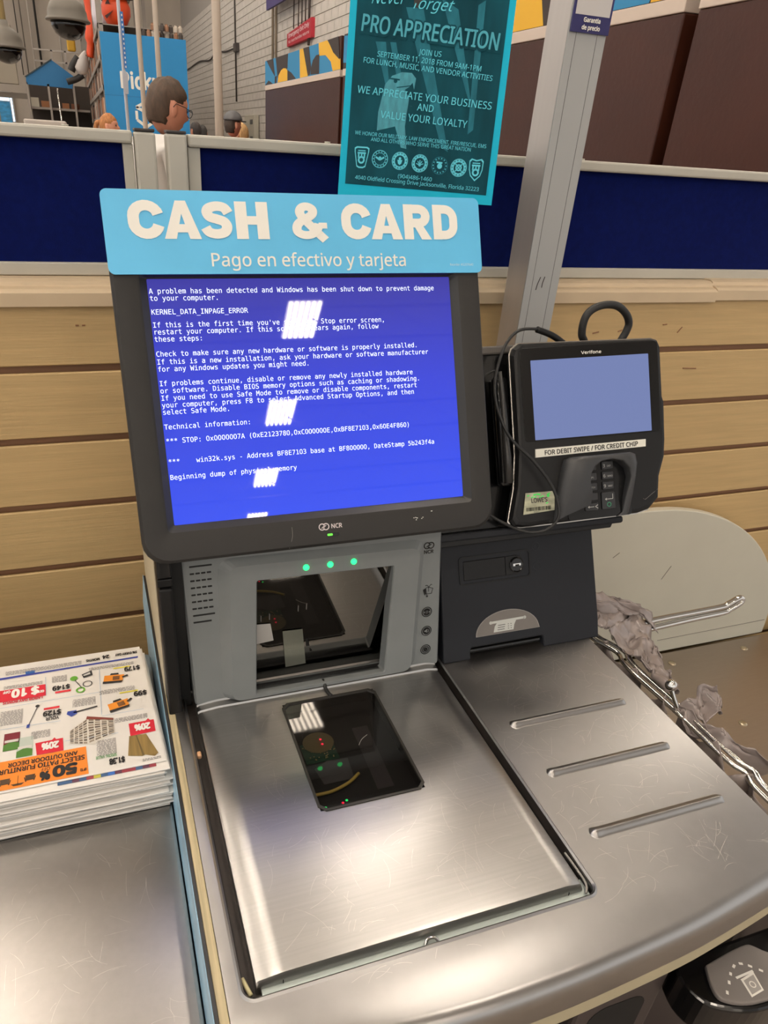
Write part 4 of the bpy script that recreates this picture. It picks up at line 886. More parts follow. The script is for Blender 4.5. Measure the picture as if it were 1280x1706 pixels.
# ================================================================ FLYER TABLE AND FLYERS
ft = thing('flyer_table', 'brushed steel side table holding the stack of sale flyers left of the kiosk', 'table', (0, 0, 0))
bm = bmesh.new(); ex, ey = -0.0384, 0.175
L0 = rrect(-0.75, ex, -0.75, ey, 0.006, 4)
loft(bm, [lp(rrect(-0.75, ex, -0.75, ey, 0.006, 4), -0.085), lp(rrect(-0.75, ex, -0.75, ey, 0.006, 4), -0.0490), lp(rrect(-0.75, ex - 0.0008, -0.75, ey - 0.001, 0.006, 4), -0.0462), lp(rrect(-0.75, ex - 0.0035, -0.75, ey - 0.0035, 0.006, 4), -0.0450)], True, True)
o = link('table_top', bm, M_table, ft, smooth=True); md = o.modifiers.new('es', 'EDGE_SPLIT'); md.split_angle = 0.4
scratches(ft, -0.40, -0.042, -0.50, -0.06, -0.0449, 320, 3, lambda x, y: x < -0.040)
bx('table_cabinet', (-0.70, -0.045, -0.70, 0.14, -0.9, -0.085), mat('table_side', (90, 84, 78), 0.6), ft, 0.004)
random.seed(21)
ORD = ['lowest', 'second', 'third', 'fourth', 'fifth', 'sixth', 'seventh', 'eighth', 'ninth', 'tenth', 'eleventh', 'twelfth', 'thirteenth', 'fourteenth', 'fifteenth', 'sixteenth', 'seventeenth', 'eighteenth', 'nineteenth', 'twentieth'] + ['%dth' % k for k in range(21, 60)]
NF = 21; z = -0.0446; step = 0.0444 / NF
M_edge = mat('newsprint_edge', (206, 202, 196), 0.8, noise=((20, 20, 2500), 0.12))
def flyer(i, z, top=False):
    dx = 0 if top else random.uniform(-0.0045, 0.0035) + (0.002 if i < 14 else 0); dy = 0 if top else random.uniform(-0.004, 0.003)
    fx, fy = 0.0, -0.0625 + (0 if top else -0.004)
    x1 = -0.0395 + dx; y0 = -0.0630 + dy - (0.0 if top else 0.006 + (NF - i) * 0.0006); y1 = 0.1310 + dy + (NF - i) * 0.0009; h = step * 0.84
    bm = bmesh.new(); xs = [-0.345, -0.25, -0.16, -0.10, x1 - 0.012, x1 - 0.0005, x1]
    loops = []
    for k, x in enumerate(xs):
        sk = 0.0115 * (1 - 0) * 0 
        b = 0.00045 * math.sin(i * 1.7 + x * 30)
        # spine folded at the front: rounded nose
        P = [(y1, z + 0.0001), (y0 + 0.001, z + 0.0001), (y0 + 0.0002, z + h * 0.25), (y0, z + h * 0.5), (y0 + 0.0002, z + h * 0.8), (y0 + 0.001, z + h), (y1, z + h)]
        if not top: P = [(y + b * 2, zz) for y, zz in P]
        # sheets narrow toward the back on the right
        s = (x - xs[0]) / (x1 - xs[0])
        loops.append([(x - (0.0115 if q[0] > 0.1 else 0.0) * s, q[0], q[1]) for q in P])
    loft(bm, loops, True, True)
    return bm
for i in range(NF):
    top = i == NF - 1
    bm = flyer(i, z, top)
    if top:
        o = link('sale_flyer', bm, M_paper, None); o['category'] = 'flyer'; o['label'] = 'topmost sale flyer, printed face up with upside-down prices and an orange banner'
        topf = o; TZ = z + step * 0.93
    elif i == NF - 2:
        o = link('sale_flyer', bm, M_paper, None); tag(o, 'second sale flyer from the top, its coloured edge peeking out below the printed one', 'flyer')
        sec = o; SZ = z + step * 0.93
    else:
        o = link('sale_flyer', bm, M_paper if i % 3 else M_edge, None)
        tag(o, 'folded white sale flyer, %s one up from the bottom of the stack' % ORD[i], 'flyer')
    o['group'] = 'stack of folded sale flyers on the steel table'
    z += step
bm = bmesh.new(); cs = []
random.seed(4)
for k in range(14):
    x = -0.142 + k * 0.0066; poly(bm, [(x, -0.0668), (x + 0.0066, -0.0668), (x + 0.0066, -0.0600), (x, -0.0600)], SZ + 0.0003, (0, 0, 1, 0, 4, 2, 0, 3, 1, 4, 4, 0, 1, 4)[k])
link('picture_strip', bm, None, sec, mats=[flat((60, 90, 130)), flat((90, 50, 70)), flat((196, 190, 80)), flat((60, 110, 190)), flat((150, 60, 70))])
T = TZ + 0.0003
def fl(name, pts, c, dz=0): return pl(name, pts, T + dz, c if isinstance(c, bpy.types.Material) else flat(c), topf)
RED = (206, 34, 54); ORG = (240, 138, 46); INK = (30, 28, 30)
fl('blue_rule', [(-0.0539, 0.1128), (-0.0545, 0.1098), (-0.12, 0.1090), (-0.205, 0.1068), (-0.30, 0.1050), (-0.30, 0.1090), (-0.205, 0.1105), (-0.12, 0.1118)], (54, 66, 150))
fl('blue_logo', [(-0.179, 0.1159), (-0.1785, 0.1107), (-0.1686, 0.1107), (-0.169, 0.1158)], (30, 96, 170))
fl('red_panel', [(-0.2036, 0.0679), (-0.1554, 0.0675), (-0.1566, 0.0872), (-0.30, 0.0885), (-0.30, 0.0680)], RED)
fl('red_tag', [(-0.1637, -0.0052), (-0.1618, -0.0226), (-0.1366, -0.0229), (-0.1374, -0.0044), (-0.1440, -0.0046), (-0.1455, -0.0015), (-0.1480, -0.0046)], RED)
fl('red_tag', [(-0.0720, -0.0012), (-0.0713, -0.0202), (-0.0457, -0.0191), (-0.0461, -0.0010), (-0.0500, -0.0010), (-0.0518, 0.0020), (-0.0545, -0.0010)], RED)
fl('orange_panel', [(-0.30, -0.0235), (-0.30, -0.0615), (-0.1133, -0.0610), (-0.1153, -0.0230)], ORG)
for q in ((-0.1462, 0.0679, -0.1299, 0.0712), (-0.1572, 0.0433, -0.1413, 0.0465)): fl('small_red_bar', [(q[0], q[1]), (q[2], q[1]), (q[2], q[3]), (q[0], q[3])], (214, 50, 60), 0.0001)
for q in ((-0.0829, 0.0950, -0.0645, 0.0972), (-0.0785, 0.0495, -0.0586, 0.0517)): fl('yellow_bar', [(q[0], q[1]), (q[2], q[1]), (q[2], q[3]), (q[0], q[3])], (226, 214, 70), 0.0001)
bm = bmesh.new()
def ft_(s, xs, yb, cap, xe=None, off=0.02, **k): text(bm, s, xs, yb, cap, x1=xe, flip=True, z=T + 0.0004, off=off, **k)
# black print (reads the right way up from the wall side)
ft_('5% EVERY DAY', -0.0545, 0.1228, 0.0040, -0.0800, 0.03); ft_('24', -0.0865, 0.1232, 0.0060, -0.0945, 0.03); ft_('MONTHS', -0.0975, 0.1200, 0.0040, -0.1130, 0.03)
ft_('$179', -0.0535, 0.0945, 0.0072, -0.0711, 0.03); ft_('$99', -0.0496, 0.0480, 0.0072, -0.0636, 0.03)
ft_('$149', -0.1307, 0.0800, 0.0070, -0.1492, 0.03); ft_('$129', -0.1395, 0.0400, 0.0072, -0.1578, 0.03)
ft_('YOUR', -0.1415, 0.0305, 0.0048, -0.1549, 0.02); ft_('CHOICE', -0.1399, 0.0350, 0.0044, -0.1517, 0.0)
ft_('$1.38', -0.0787, -0.0478, 0.0072, -0.0937, 0.03)
ft_('50', -0.1235, -0.0440, 0.0125, -0.1465, 0.05); ft_('%', -0.1484, -0.0480, 0.0100, -0.1581, 0.04); ft_('OFF', -0.1488, -0.0420, 0.0042, -0.1572, 0.0); ft_('UP TO', -0.1150, -0.0530, 0.0034, -0.1210, 0.02)
ft_('SELECT PATIO FURNITURE', -0.1165, -0.0350, 0.0058, -0.1985, 0.02); ft_('AND OUTDOOR DECOR', -0.1232, -0.0275, 0.0054, -0.1876, 0.02)
link.keep = True; link('price_lettering', bm, flat(INK), topf)
for a_ in (('20%', -0.1410, -0.0085, 0.0085, -0.1576, 0.04), ('20%', -0.0503, -0.0055, 0.0085, -0.0666, 0.04), ('$ 10', -0.1630, 0.0850, 0.0125, -0.1915, 0.04), ('OFF', -0.1925, 0.0850, 0.0040, -0.2001, 0.03), ('GET', -0.1576, 0.0770, 0.0036, -0.1640, 0.03)):
    bm = bmesh.new(); ft_(*a_); link('white_lettering', bm, flat((240, 238, 232)), topf)
bm = bmesh.new(); ft_('LABOR DAY BONUS', -0.1588, 0.0672, 0.0040, -0.1992, 0.03); link('red_lettering', bm, flat((200, 60, 70)), topf)
bm = bmesh.new(); ft_('SPECIAL VALUE', -0.0861, -0.0410, 0.0036, -0.1062, 0.02); link('green_lettering', bm, flat((110, 160, 110)), topf); link.keep = False
# small print lines
bm = bmesh.new(); random.seed(9)
for (x0, x1, y0, y1) in ((-0.110, -0.060, 0.0995, 0.1045), (-0.100, -0.062, 0.0535, 0.0600), (-0.150, -0.134, 0.088, 0.099), (-0.200, -0.160, 0.0895, 0.0945), (-0.128, -0.104, 0.040, 0.052), (-0.200, -0.178, 0.030, 0.052), (-0.105, -0.086, -0.040, -0.018), (-0.086, -0.052, 0.004, 0.010), (-0.168, -0.150, 0.002, 0.012), (-0.062, -0.044, -0.0585, -0.056), (-0.20, -0.118, 0.114, 0.120), (-0.30, -0.21, 0.03, 0.06), (-0.30, -0.21, 0.09, 0.10)):
    y = y0
    while y < y1:
        x = x1
        while x > x0:
            wd = random.uniform(0.0015, 0.0045); stroke(bm, (max(x - wd, x0), y), (x, y), 0.00075, T + 0.0002); x -= wd + 0.0008
        y += 0.0019
link('small_print', bm, flat((128, 124, 126)), topf)
bm = bmesh.new()
for a, c in (((-0.1555, 0.0675), (-0.1570, 0.100)), ((-0.0985, 0.100), (-0.0985, 0.020)), ((-0.205, 0.058), (-0.100, 0.058)), ((-0.0985, 0.018), (-0.055, 0.018)), ((-0.205, 0.024), (-0.14, 0.022)), ((-0.135, -0.010), (-0.083, -0.012))): stroke(bm, a, c, 0.0004, T + 0.0002)
link('thin_rule', bm, flat((150, 180, 210)), topf)
# product pictures
fl('stone_picture', [(-0.1315, 0.0034), (-0.1315, -0.0157), (-0.1076, -0.0222), (-0.0864, -0.011), (-0.0874, 0.0104), (-0.1135, 0.0190)], (222, 216, 206))
bm = bmesh.new(); random.seed(2)
for r in range(9):
    for side in (0, 1):
        for k in range(4):
            f0, f1 = k / 4 + 0.02 + random.uniform(0, 0.03), (k + 1) / 4 - 0.02
            if side == 0: A = lambda f, t: (-0.1310 + 0.0175 * f, (0.0025 + 0.0150 * f) * (1 - t) + (-0.0150 - 0.0060 * f) * t)
            else: A = lambda f, t: (-0.1130 + 0.0262 * f, (0.0175 - 0.0080 * f) * (1 - t) + (-0.0205 + 0.0095 * f) * t)
            t0, t1 = r / 9 + 0.012, (r + 1) / 9 - 0.025
            poly(bm, [A(f0, t0), A(f1, t0), A(f1, t1), A(f0, t1)], T + 0.0003, (k + r) % 3)
link('stone_courses', bm, None, topf, mats=[flat((120, 106, 92)), flat((92, 82, 72)), flat((160, 148, 132))])
fl('stone_cap', [(-0.1145, 0.0170), (-0.0870, 0.0085), (-0.0868, 0.0118), (-0.1135, 0.0216)], (120, 50, 40), 0.0002)
fl('wood_picture', [(-0.0726, -0.0199), (-0.0556, -0.0209), (-0.046, -0.051), (-0.0497, -0.0547), (-0.0587, -0.0503), (-0.0614, -0.0515), (-0.0754, -0.0476)], mat('wood_print', (136, 112, 62), 0.7, noise=((300, 20, 20), 0.2)))
fl('wood_groove', [(-0.0660, -0.0205), (-0.0650, -0.0205), (-0.0595, -0.0505), (-0.0615, -0.0512)], (92, 76, 40), 0.0001)
for (x0, x1, y0, y1, c) in ((-0.1940, -0.1790, -0.0090, 0.0162, (110, 24, 40)), (-0.1810, -0.1660, -0.0215, 0.0066, (190, 200, 190))):
    fl('seed_bag_picture', [(x0, y0), (x1, y0), (x1, y1), (x0, y1)], c)
    fl('seed_bag_grass', [(x0, y0), (x1, y0), (x1, y0 + 0.0095), ((x0 + x1) / 2, y0 + 0.0125), (x0, y0 + 0.0085)], (70, 116, 44), 0.0001)
    fl('seed_bag_band', [(x0 + 0.001, y0 + 0.0115), (x1 - 0.001, y0 + 0.0115), (x1 - 0.001, y0 + 0.0150), (x0 + 0.001, y0 + 0.0150)], (214, 210, 204), 0.0002)
bm = bmesh.new()
for (cx, cy, a) in ((-0.083, 0.0785, -0.10), (-0.080, 0.032, 0.25)):
    def q(x, y): return (cx + x * math.cos(a) - y * math.sin(a), cy + x * math.sin(a) + y * math.cos(a))
    poly(bm, [q(-0.0115, -0.0060), q(0.0090, -0.0070), q(0.0110, 0.0050), q(-0.0110, 0.0055)], T + 0.0003, 0)
    poly(bm, [q(-0.0120, -0.0090), q(0.0085, -0.0090), q(0.0100, -0.0055), q(-0.0120, -0.0050)], T + 0.0004, 1)
    poly(bm, [q(-0.0050, 0.0055), q(0.0050, 0.0055), q(0.0040, 0.0085), q(-0.0040, 0.0085)], T + 0.0004, 1)
    poly(bm, [q(-0.0015, -0.0040), q(0.0060, -0.0040), q(0.0060, 0.0030), q(-0.0015, 0.0030)], T + 0.0005, 2)
    stroke(bm, q(0.0090, 0.0), q(0.0150, 0.0030), 0.0028, T + 0.0004, 1)
link('tool_picture', bm, None, topf, mats=[flat((226, 140, 40)), flat((34, 32, 34)), flat((110, 70, 30))])
bm = bmesh.new(); disc(bm, -0.1265, 0.0890, 0.0042, T + 0.0003, 16, mi=0); stroke(bm, (-0.1255, 0.0860), (-0.1180, 0.0700), 0.0009, T + 0.0003, 1)
poly(bm, [(-0.1180, 0.0940), (-0.1070, 0.0990), (-0.1060, 0.0900), (-0.1160, 0.0870)], T + 0.0003, 1); poly(bm, [(-0.1165, 0.0925), (-0.1090, 0.0960), (-0.1085, 0.0925), (-0.1155, 0.0905)], T + 0.0004, 2)
ring(bm, -0.1195, 0.0670, 0.0030, 0.0050, T + 0.0003, mi=0); ring(bm, -0.1120, 0.0760, 0.0042, 0.0052, T + 0.0003, mi=1)
link('trimmer_picture', bm, None, topf, mats=[flat((96, 160, 50)), flat((40, 40, 42)), flat((200, 200, 196))])
bm = bmesh.new(); stroke(bm, (-0.1270, 0.0310), (-0.1025, 0.0350), 0.0022, T + 0.0003, 1); poly(bm, [(-0.1340, 0.0300), (-0.1290, 0.0250), (-0.1235, 0.0290), (-0.1240, 0.0345), (-0.1330, 0.0345)], T + 0.0003, 0)
stroke(bm, (-0.1720, 0.0215), (-0.1635, 0.0510), 0.0008, T + 0.0003, 1); poly(bm, [(-0.1735, 0.0195), (-0.1705, 0.0195), (-0.1700, 0.0250), (-0.1730, 0.0245)], T + 0.0003, 0); disc(bm, -0.1637, 0.0515, 0.0022, T + 0.0004, 12, mi=1)
link('garden_tool_picture', bm, None, topf, mats=[flat((50, 70, 150)), flat((50, 48, 50))])
bm = bmesh.new()
for x in (-0.1890, -0.1667):
    poly(bm, [(x - 0.0035, -0.0545), (x + 0.0035, -0.0545), (x + 0.0045, -0.0475), (x - 0.0045, -0.0475)], T + 0.0003); stroke(bm, (x - 0.005, -0.0500), (x - 0.0035, -0.0560), 0.0010, T + 0.0003); stroke(bm, (x + 0.005, -0.0500), (x + 0.0035, -0.0560), 0.0010, T + 0.0003)
stroke(bm, (-0.1775, -0.0585), (-0.1775, -0.0460), 0.0005, T + 0.0003); poly(bm, [(-0.1835, -0.0560), (-0.1715, -0.0560), (-0.1740, -0.0585), (-0.1810, -0.0585)], T + 0.0003)
link('patio_icons', bm, flat((70, 48, 28)), topf)

# ================================================================ BAGGING AREA
bs = thing('bagging_shelf', 'lower brushed steel bagging platform to the right of the kiosk', 'shelf', (0, 0, 0))
bx('platform', (0.535, 1.75, -0.55, 0.345, -0.405, -0.390), M_shelf, bs, 0.003)
for (x, y) in ((1.252, 0.311), (1.048, 0.309), (1.055, 0.116), (1.25, 0.10)):
    bm = bmesh.new(); lathe(bm, [(0.0085, -0.0005), (0.0080, 0.0012), (0.0035, 0.0022), (0.0003, 0.0022)], (x, y, -0.390), 16); link('rivet', bm, mat('brass_rivet', (190, 176, 150), 0.3, 0.8), bs, smooth=True)
bx('support', (0.56, 1.70, -0.50, 0.30, -0.9, -0.405), M_body, bs)
bbp = [(0.56, -0.390), (1.345, -0.390)] + [(0.905 + 0.44 * math.cos(a), -0.390 + 0.365 * math.sin(a)) for a in [k * math.pi / 2 / 24 for k in range(1, 25)]] + [(0.56, -0.025)]
bb = tag(pr('back_board', bbp, 0.350, 0.366, M_offwhite, None, 'y', bevel=0.002), 'offwhite rounded corner board standing behind the steel bagging platform', 'board')
bm = bmesh.new()
for a, b in (((0.985, -0.190), (1.000, -0.160)), ((0.845, -0.120), (0.858, -0.110)), ((1.03, -0.355), (1.335, -0.352)), ((0.905, -0.300), (0.915, -0.296))):
    bm = bmesh.new(); tube(bm, [(a[0], 0.3498, a[1]), (b[0], 0.3498, b[1])], 0.0007, 5); link('scuff_mark', bm, flat((120, 114, 104)), bb)
# chrome bag rack
rk = thing('bag_rack', 'chrome double wire bag rack running along the right edge of the counter', 'rack', (0, 0, 0))
for (dx, dz, r) in ((0, 0, 0.0030), (0.0085, 0.002, 0.0024), (-0.0105, -0.012, 0.0024), (0.0165, -0.003, 0.0022)):
    tb('rack_wire', [(0.546 + dx, 0.060, -0.030 + dz), (0.550 + dx, 0.034, -0.030 + dz), (0.558 + dx, 0.016, -0.030 + dz), (0.5635 + dx, -0.004, -0.030 + dz), (0.5575 + dx, -0.024, -0.030 + dz), (0.557 + dx, -0.060, -0.030 + dz), (0.560 + dx, -0.110, -0.030 + dz), (0.5605 + dx, -0.150, -0.030 + dz), (0.562 + dx, -0.205, -0.030 + dz), (0.567 + dx, -0.222, -0.030 + dz), (0.561 + dx, -0.243, -0.030 + dz), (0.562 + dx, -0.300, -0.030 + dz), (0.562 + dx, -0.38, -0.030 + dz)], r, M_chrome, rk, n=10, sm=6)
for y in (0.030, -0.117, -0.25): tb('rack_strut', [(0.552, y, -0.036), (0.548, y + 0.006, -0.10), (0.548, y + 0.006, -0.385)], 0.0026, M_chrome, rk, sm=3)
tb('ball_stem', [(0.566, -0.122, -0.032), (0.560, -0.112, -0.016), (0.5565, -0.106, -0.004)], 0.0028, M_chrome, rk, sm=3)
bm = bmesh.new(); bmesh.ops.create_uvsphere(bm, u_segments=20, v_segments=12, radius=0.0073, matrix=Matrix.Translation((0.5555, -0.105, 0.0005))); link('ball_knob', bm, M_chrome, rk, smooth=True)
bm = bmesh.new(); tube(bm, [(0.549, 0.040, -0.018), (0.560, 0.050, -0.016), (0.585, 0.058, -0.018)], 0.0055, 12); link('rack_clamp', bm, M_chrome, rk, smooth=True)
hk = thing('bag_hook', 'chrome twin wire bag hook pointing right with upturned end in front of offwhite board', 'hook', (0, 0, 0))
tb('hook_wire', [(0.60, 0.056, -0.0400), (0.675, 0.054, -0.0330), (0.740, 0.052, -0.0300), (0.792, 0.050, -0.0270), (0.803, 0.050, -0.0235), (0.818, 0.050, -0.0165), (0.8255, 0.050, -0.0160), (0.8275, 0.049, -0.0200), (0.8225, 0.048, -0.0245), (0.808, 0.048, -0.0320), (0.796, 0.048, -0.0365), (0.740, 0.048, -0.0385), (0.675, 0.048, -0.0420), (0.60, 0.050, -0.0485)], 0.0046, M_chrome, hk, sm=6)
# crumpled bags
def crumple(name, label, A, Bp, nu_, nv_, amp, seed, sag=0.0, group='used grey plastic bags on the rack', alsocloth=True):
    rnd = random.Random(seed); bm = bmesh.new(); V = []; nu = nu_ * 3; nv = nv_ * 3
    def edge(P, f):
        t = f * (len(P) - 1); i = min(int(t), len(P) - 2); return Vector(P[i]).lerp(Vector(P[i + 1]), t - i)
    for j in range(nv + 1):
        r = []
        for i in range(nu + 1):
            p = edge(A, i / nu).lerp(edge(Bp, i / nu), j / nv)
            p.z -= sag * math.sin(math.pi * j / nv)
            q = Vector((i / nu * nu_ * 0.30 + seed, j / nv * nv_ * 0.22, seed * 0.7)); nz = lambda o_: (1 - 3.4 * abs(noise3.noise(q * 1.0 + Vector((o_, 0, 0)))) + 0.35 * (1 - 3 * abs(noise3.noise(q * 2.3 + Vector((0, o_, 0)))))) 
            p += Vector((nz(3) * amp, nz(11) * amp, nz(23) * amp * 1.5))
            r.append(bm.verts.new(p))
        V.append(r)
    for j in range(nv):
        for i in range(nu):
            q = (V[j][i], V[j][i + 1], V[j + 1][i + 1], V[j + 1][i])
            if (i + j) % 2: bm.faces.new((q[0], q[1], q[2])); bm.faces.new((q[0], q[2], q[3]))
            else: bm.faces.new((q[0], q[1], q[3])); bm.faces.new((q[1], q[2], q[3]))
    o = link(name, bm, M_bag, smooth=True); es = o.modifiers.new('es', 'EDGE_SPLIT'); es.split_angle = 0.7; md = o.modifiers.new('so', 'SOLIDIFY'); md.thickness = 0.0008
    return tag(o, label, 'bag', group)
crumple('plastic_bag', 'crumpled grey plastic bag bunched at the back end of the rack by the printer', [(0.528, 0.075, -0.006), (0.548, 0.055, -0.010), (0.560, 0.020, -0.020), (0.567, -0.010, -0.024), (0.567, -0.050, -0.026), (0.570, -0.095, -0.026)],
        [(0.550, 0.110, -0.010), (0.612, 0.095, -0.018), (0.650, 0.070, -0.024), (0.642, 0.020, -0.040), (0.622, -0.030, -0.045), (0.590, -0.085, -0.030)], 17, 8, 0.0065, 31)
crumple('plastic_bag', 'grey plastic bag end flap folded over the base of the chrome hook', [(0.545, 0.070, 0.004), (0.575, 0.080, 0.004), (0.610, 0.075, -0.006), (0.640, 0.060, -0.014)],
        [(0.590, 0.055, -0.016), (0.615, 0.050, -0.020), (0.660, 0.062, -0.024), (0.668, 0.040, -0.044)], 9, 4, 0.0055, 8)
crumple('plastic_bag', 'short grey plastic bag tuft sticking up just in front of the ball knob', [(0.565, -0.122, -0.028), (0.578, -0.118, -0.018), (0.592, -0.112, -0.008), (0.606, -0.118, -0.004)],
        [(0.575, -0.160, -0.028), (0.590, -0.150, -0.022), (0.604, -0.142, -0.020), (0.612, -0.138, -0.026)], 8, 5, 0.0045, 5)
crumple('plastic_bag', 'long grey plastic bag twisted tightly along the wires in front of the ball knob', [(0.560, -0.100, -0.030), (0.563, -0.125, -0.024), (0.570, -0.150, -0.022), (0.580, -0.175, -0.022), (0.592, -0.200, -0.026), (0.610, -0.235, -0.034), (0.625, -0.270, -0.036), (0.64, -0.31, -0.04)],
        [(0.562, -0.104, -0.034), (0.560, -0.132, -0.034), (0.558, -0.160, -0.036), (0.574, -0.185, -0.038), (0.600, -0.205, -0.060), (0.655, -0.220, -0.070), (0.70, -0.250, -0.080), (0.72, -0.29, -0.09)], 22, 5, 0.0036, 12)
crumple('plastic_bag', 'grey plastic bag hanging down below the front half of the chrome wires', [(0.556, -0.130, -0.034), (0.557, -0.180, -0.034), (0.560, -0.230, -0.034), (0.560, -0.280, -0.034), (0.560, -0.33, -0.034)],
        [(0.552, -0.120, -0.36), (0.560, -0.180, -0.37), (0.570, -0.230, -0.37), (0.570, -0.280, -0.37), (0.575, -0.34, -0.37)], 12, 10, 0.008, 17, -0.0)
crumple('plastic_bag', 'grey plastic bag hanging down below the rear half of the chrome wires', [(0.542, 0.055, -0.036), (0.556, 0.010, -0.036), (0.560, -0.030, -0.036), (0.556, -0.080, -0.036), (0.558, -0.118, -0.036)],
        [(0.552, 0.050, -0.37), (0.560, 0.0, -0.37), (0.565, -0.04, -0.37), (0.560, -0.08, -0.37), (0.558, -0.125, -0.37)], 12, 10, 0.007, 19)

# ================================================================ DISPLAY UNITS BEYOND THE PARTITION (run away along Y at x = 2)
ART = [flat((40, 130, 178)), flat((228, 176, 46)), flat((44, 34, 32)), flat((204, 194, 180))]
def polyx(bm, pts, x, mi): bm.faces.new([bm.verts.new((x, a, b)) for a, b in pts]).material_index = mi
def display(label, y0, y1, art):
    t = thing('display_bin', label, 'display', (2.0, 0, 0), group='tall brown display bins beyond the partition')
    bx('side_panel', (0.0, 0.7, y0, y1, -0.9, 1.014), M_brown, t, 0.006)
    link('white_ledge', B(-0.004, 0.7, y0, y1, 1.014, 1.060), flat((206, 190, 176)), t, bevel=0.003)
    link('header_board', B(0.0, 0.05, y0, y1, 1.060, 1.28), M_brown, t)
    bm = bmesh.new()
    for pts, mi, lay in art: polyx(bm, pts, -0.001 - 0.0008 * lay, mi)
    link.keep = True; link('header_print', bm, None, t, mats=ART); link.keep = False
    return t
A = [([(8.47, 1.06), (5.80, 1.06), (5.90, 1.28), (8.47, 1.28)], 0, 0),
     ([(8.40, 1.28), (8.089, 1.278), (8.01, 1.118), (8.159, 1.177), (8.30, 1.235)], 2, 1), ([(8.02, 1.118), (7.924, 1.125), (7.95, 1.06), (8.03, 1.06)], 2, 1),
     ([(7.984, 1.28), (7.471, 1.28), (7.491, 1.163), (7.896, 1.10)], 2, 1), ([(7.90, 1.062), (7.86, 1.12), (7.75, 1.160), (7.649, 1.172), (7.55, 1.165), (7.491, 1.145), (7.487, 1.062)], 1, 2), ([(7.491, 1.150), (7.34, 1.120), (7.162, 1.062), (7.487, 1.062)], 2, 1),
     ([(7.051, 1.28), (6.925, 1.28), (6.752, 1.062), (7.02, 1.062)], 1, 1), ([(6.925, 1.28), (6.729, 1.28), (6.651, 1.125), (6.687, 1.069), (6.751, 1.065)], 2, 2),
     ([(6.66, 1.07), (6.66, 1.11), (6.60, 1.17), (6.50, 1.20), (6.40, 1.20), (6.393, 1.062)], 2, 2),
     ([(6.433, 1.28), (6.181, 1.28), (6.046, 1.214), (5.811, 1.129), (5.799, 1.062), (6.006, 1.062), (6.069, 1.128), (6.223, 1.182), (6.407, 1.19)], 1, 2),
     ([(6.17, 1.28), (5.88, 1.28), (5.827, 1.125), (6.007, 1.185)], 2, 3), ([(8.47, 1.062), (8.30, 1.10), (8.1, 1.062)], 2, 2)]
display('far brown display bin whose blue, yellow and black header shows left of the teal poster', 5.81, 8.47, [(p, m, l) for p, m, l in A])
Bp_ = [([(5.74, 1.062), (1.95, 1.062), (1.95, 1.28), (5.74, 1.28)], 2, 0), ([(5.74, 1.27), (5.74, 1.1), (5.2, 1.062), (5.3, 1.25)], 0, 1), ([(5.0, 1.28), (4.7, 1.28), (2.93, 1.28), (2.90, 1.16), (2.855, 1.062), (3.9, 1.062), (4.3, 1.2)], 1, 1),
       ([(2.60, 1.062), (2.60, 1.10), (2.45, 1.28), (2.1, 1.28), (2.06, 1.2), (2.14, 1.062)], 0, 1), ([(2.13, 1.062), (2.13, 1.07), (2.05, 1.28), (1.95, 1.28), (1.95, 1.062)], 1, 1)]
display('middle brown display bin seen between the teal poster and the black gap', 1.935, 5.74, Bp_)
display('nearest brown display bin at the right edge of the picture behind the partition', 0.62, 1.865, [([(1.86, 1.062), (0.62, 1.062), (0.62, 1.28), (1.86, 1.28)], 3, 0)])

tag(bx('gap_shade_filler', (2.10, 2.6, 1.867, 1.933, -0.9, 1.2), M_darkgap), 'added black filler standing in for the shade between the two nearest brown display bins', 'panel')  # black box added so the gap between the bins turns dark
# ================================================================ STORE BACKGROUND
# pickup signboard
sg = thing('pickup_sign', 'tall blue signboard with white Pickup lettering behind the white shirted man', 'sign', frame=frame((0.0, 14.0, 0.0), 0, 0, 0))
M_sb = mat('sign_blue', (34, 134, 196), 0.6, noise=((0.4, 0.4, 0.4), 0.04))
pr('board', [(0.515, -0.9), (1.905, -0.9), (1.905, 1.91), (0.540, 1.91)], -0.08, 0.0, M_sb, sg)
pr('board_joint', [(0.52, 1.045), (1.90, 1.045), (1.90, 1.053), (0.52, 1.053)], 0.0, 0.002, flat((30, 110, 170)), sg)
textpart('sign_lettering', [('Pickup', 0.80, 1.165, 0.225, dict(x1=1.64, off=0.022, z=0.004))], M_white, sg)
bm = bmesh.new(); hexp = [(1.19, 0.62), (1.02, 0.70), (1.02, 0.86)]
for a, b in (((1.02, 0.85), (1.02, 0.72)), ((1.02, 0.72), (1.17, 0.62)), ((1.02, 0.90), (1.17, 0.98)), ((1.02, 0.90), (1.17, 0.84)), ((1.17, 0.84), (1.32, 0.90)), ((1.17, 0.98), (1.32, 0.90)), ((1.17, 0.62), (1.32, 0.72)), ((1.32, 0.72), (1.32, 0.85))): stroke(bm, a, b, 0.045, 0.004)
link('parcel_symbol', bm, M_white, sg)
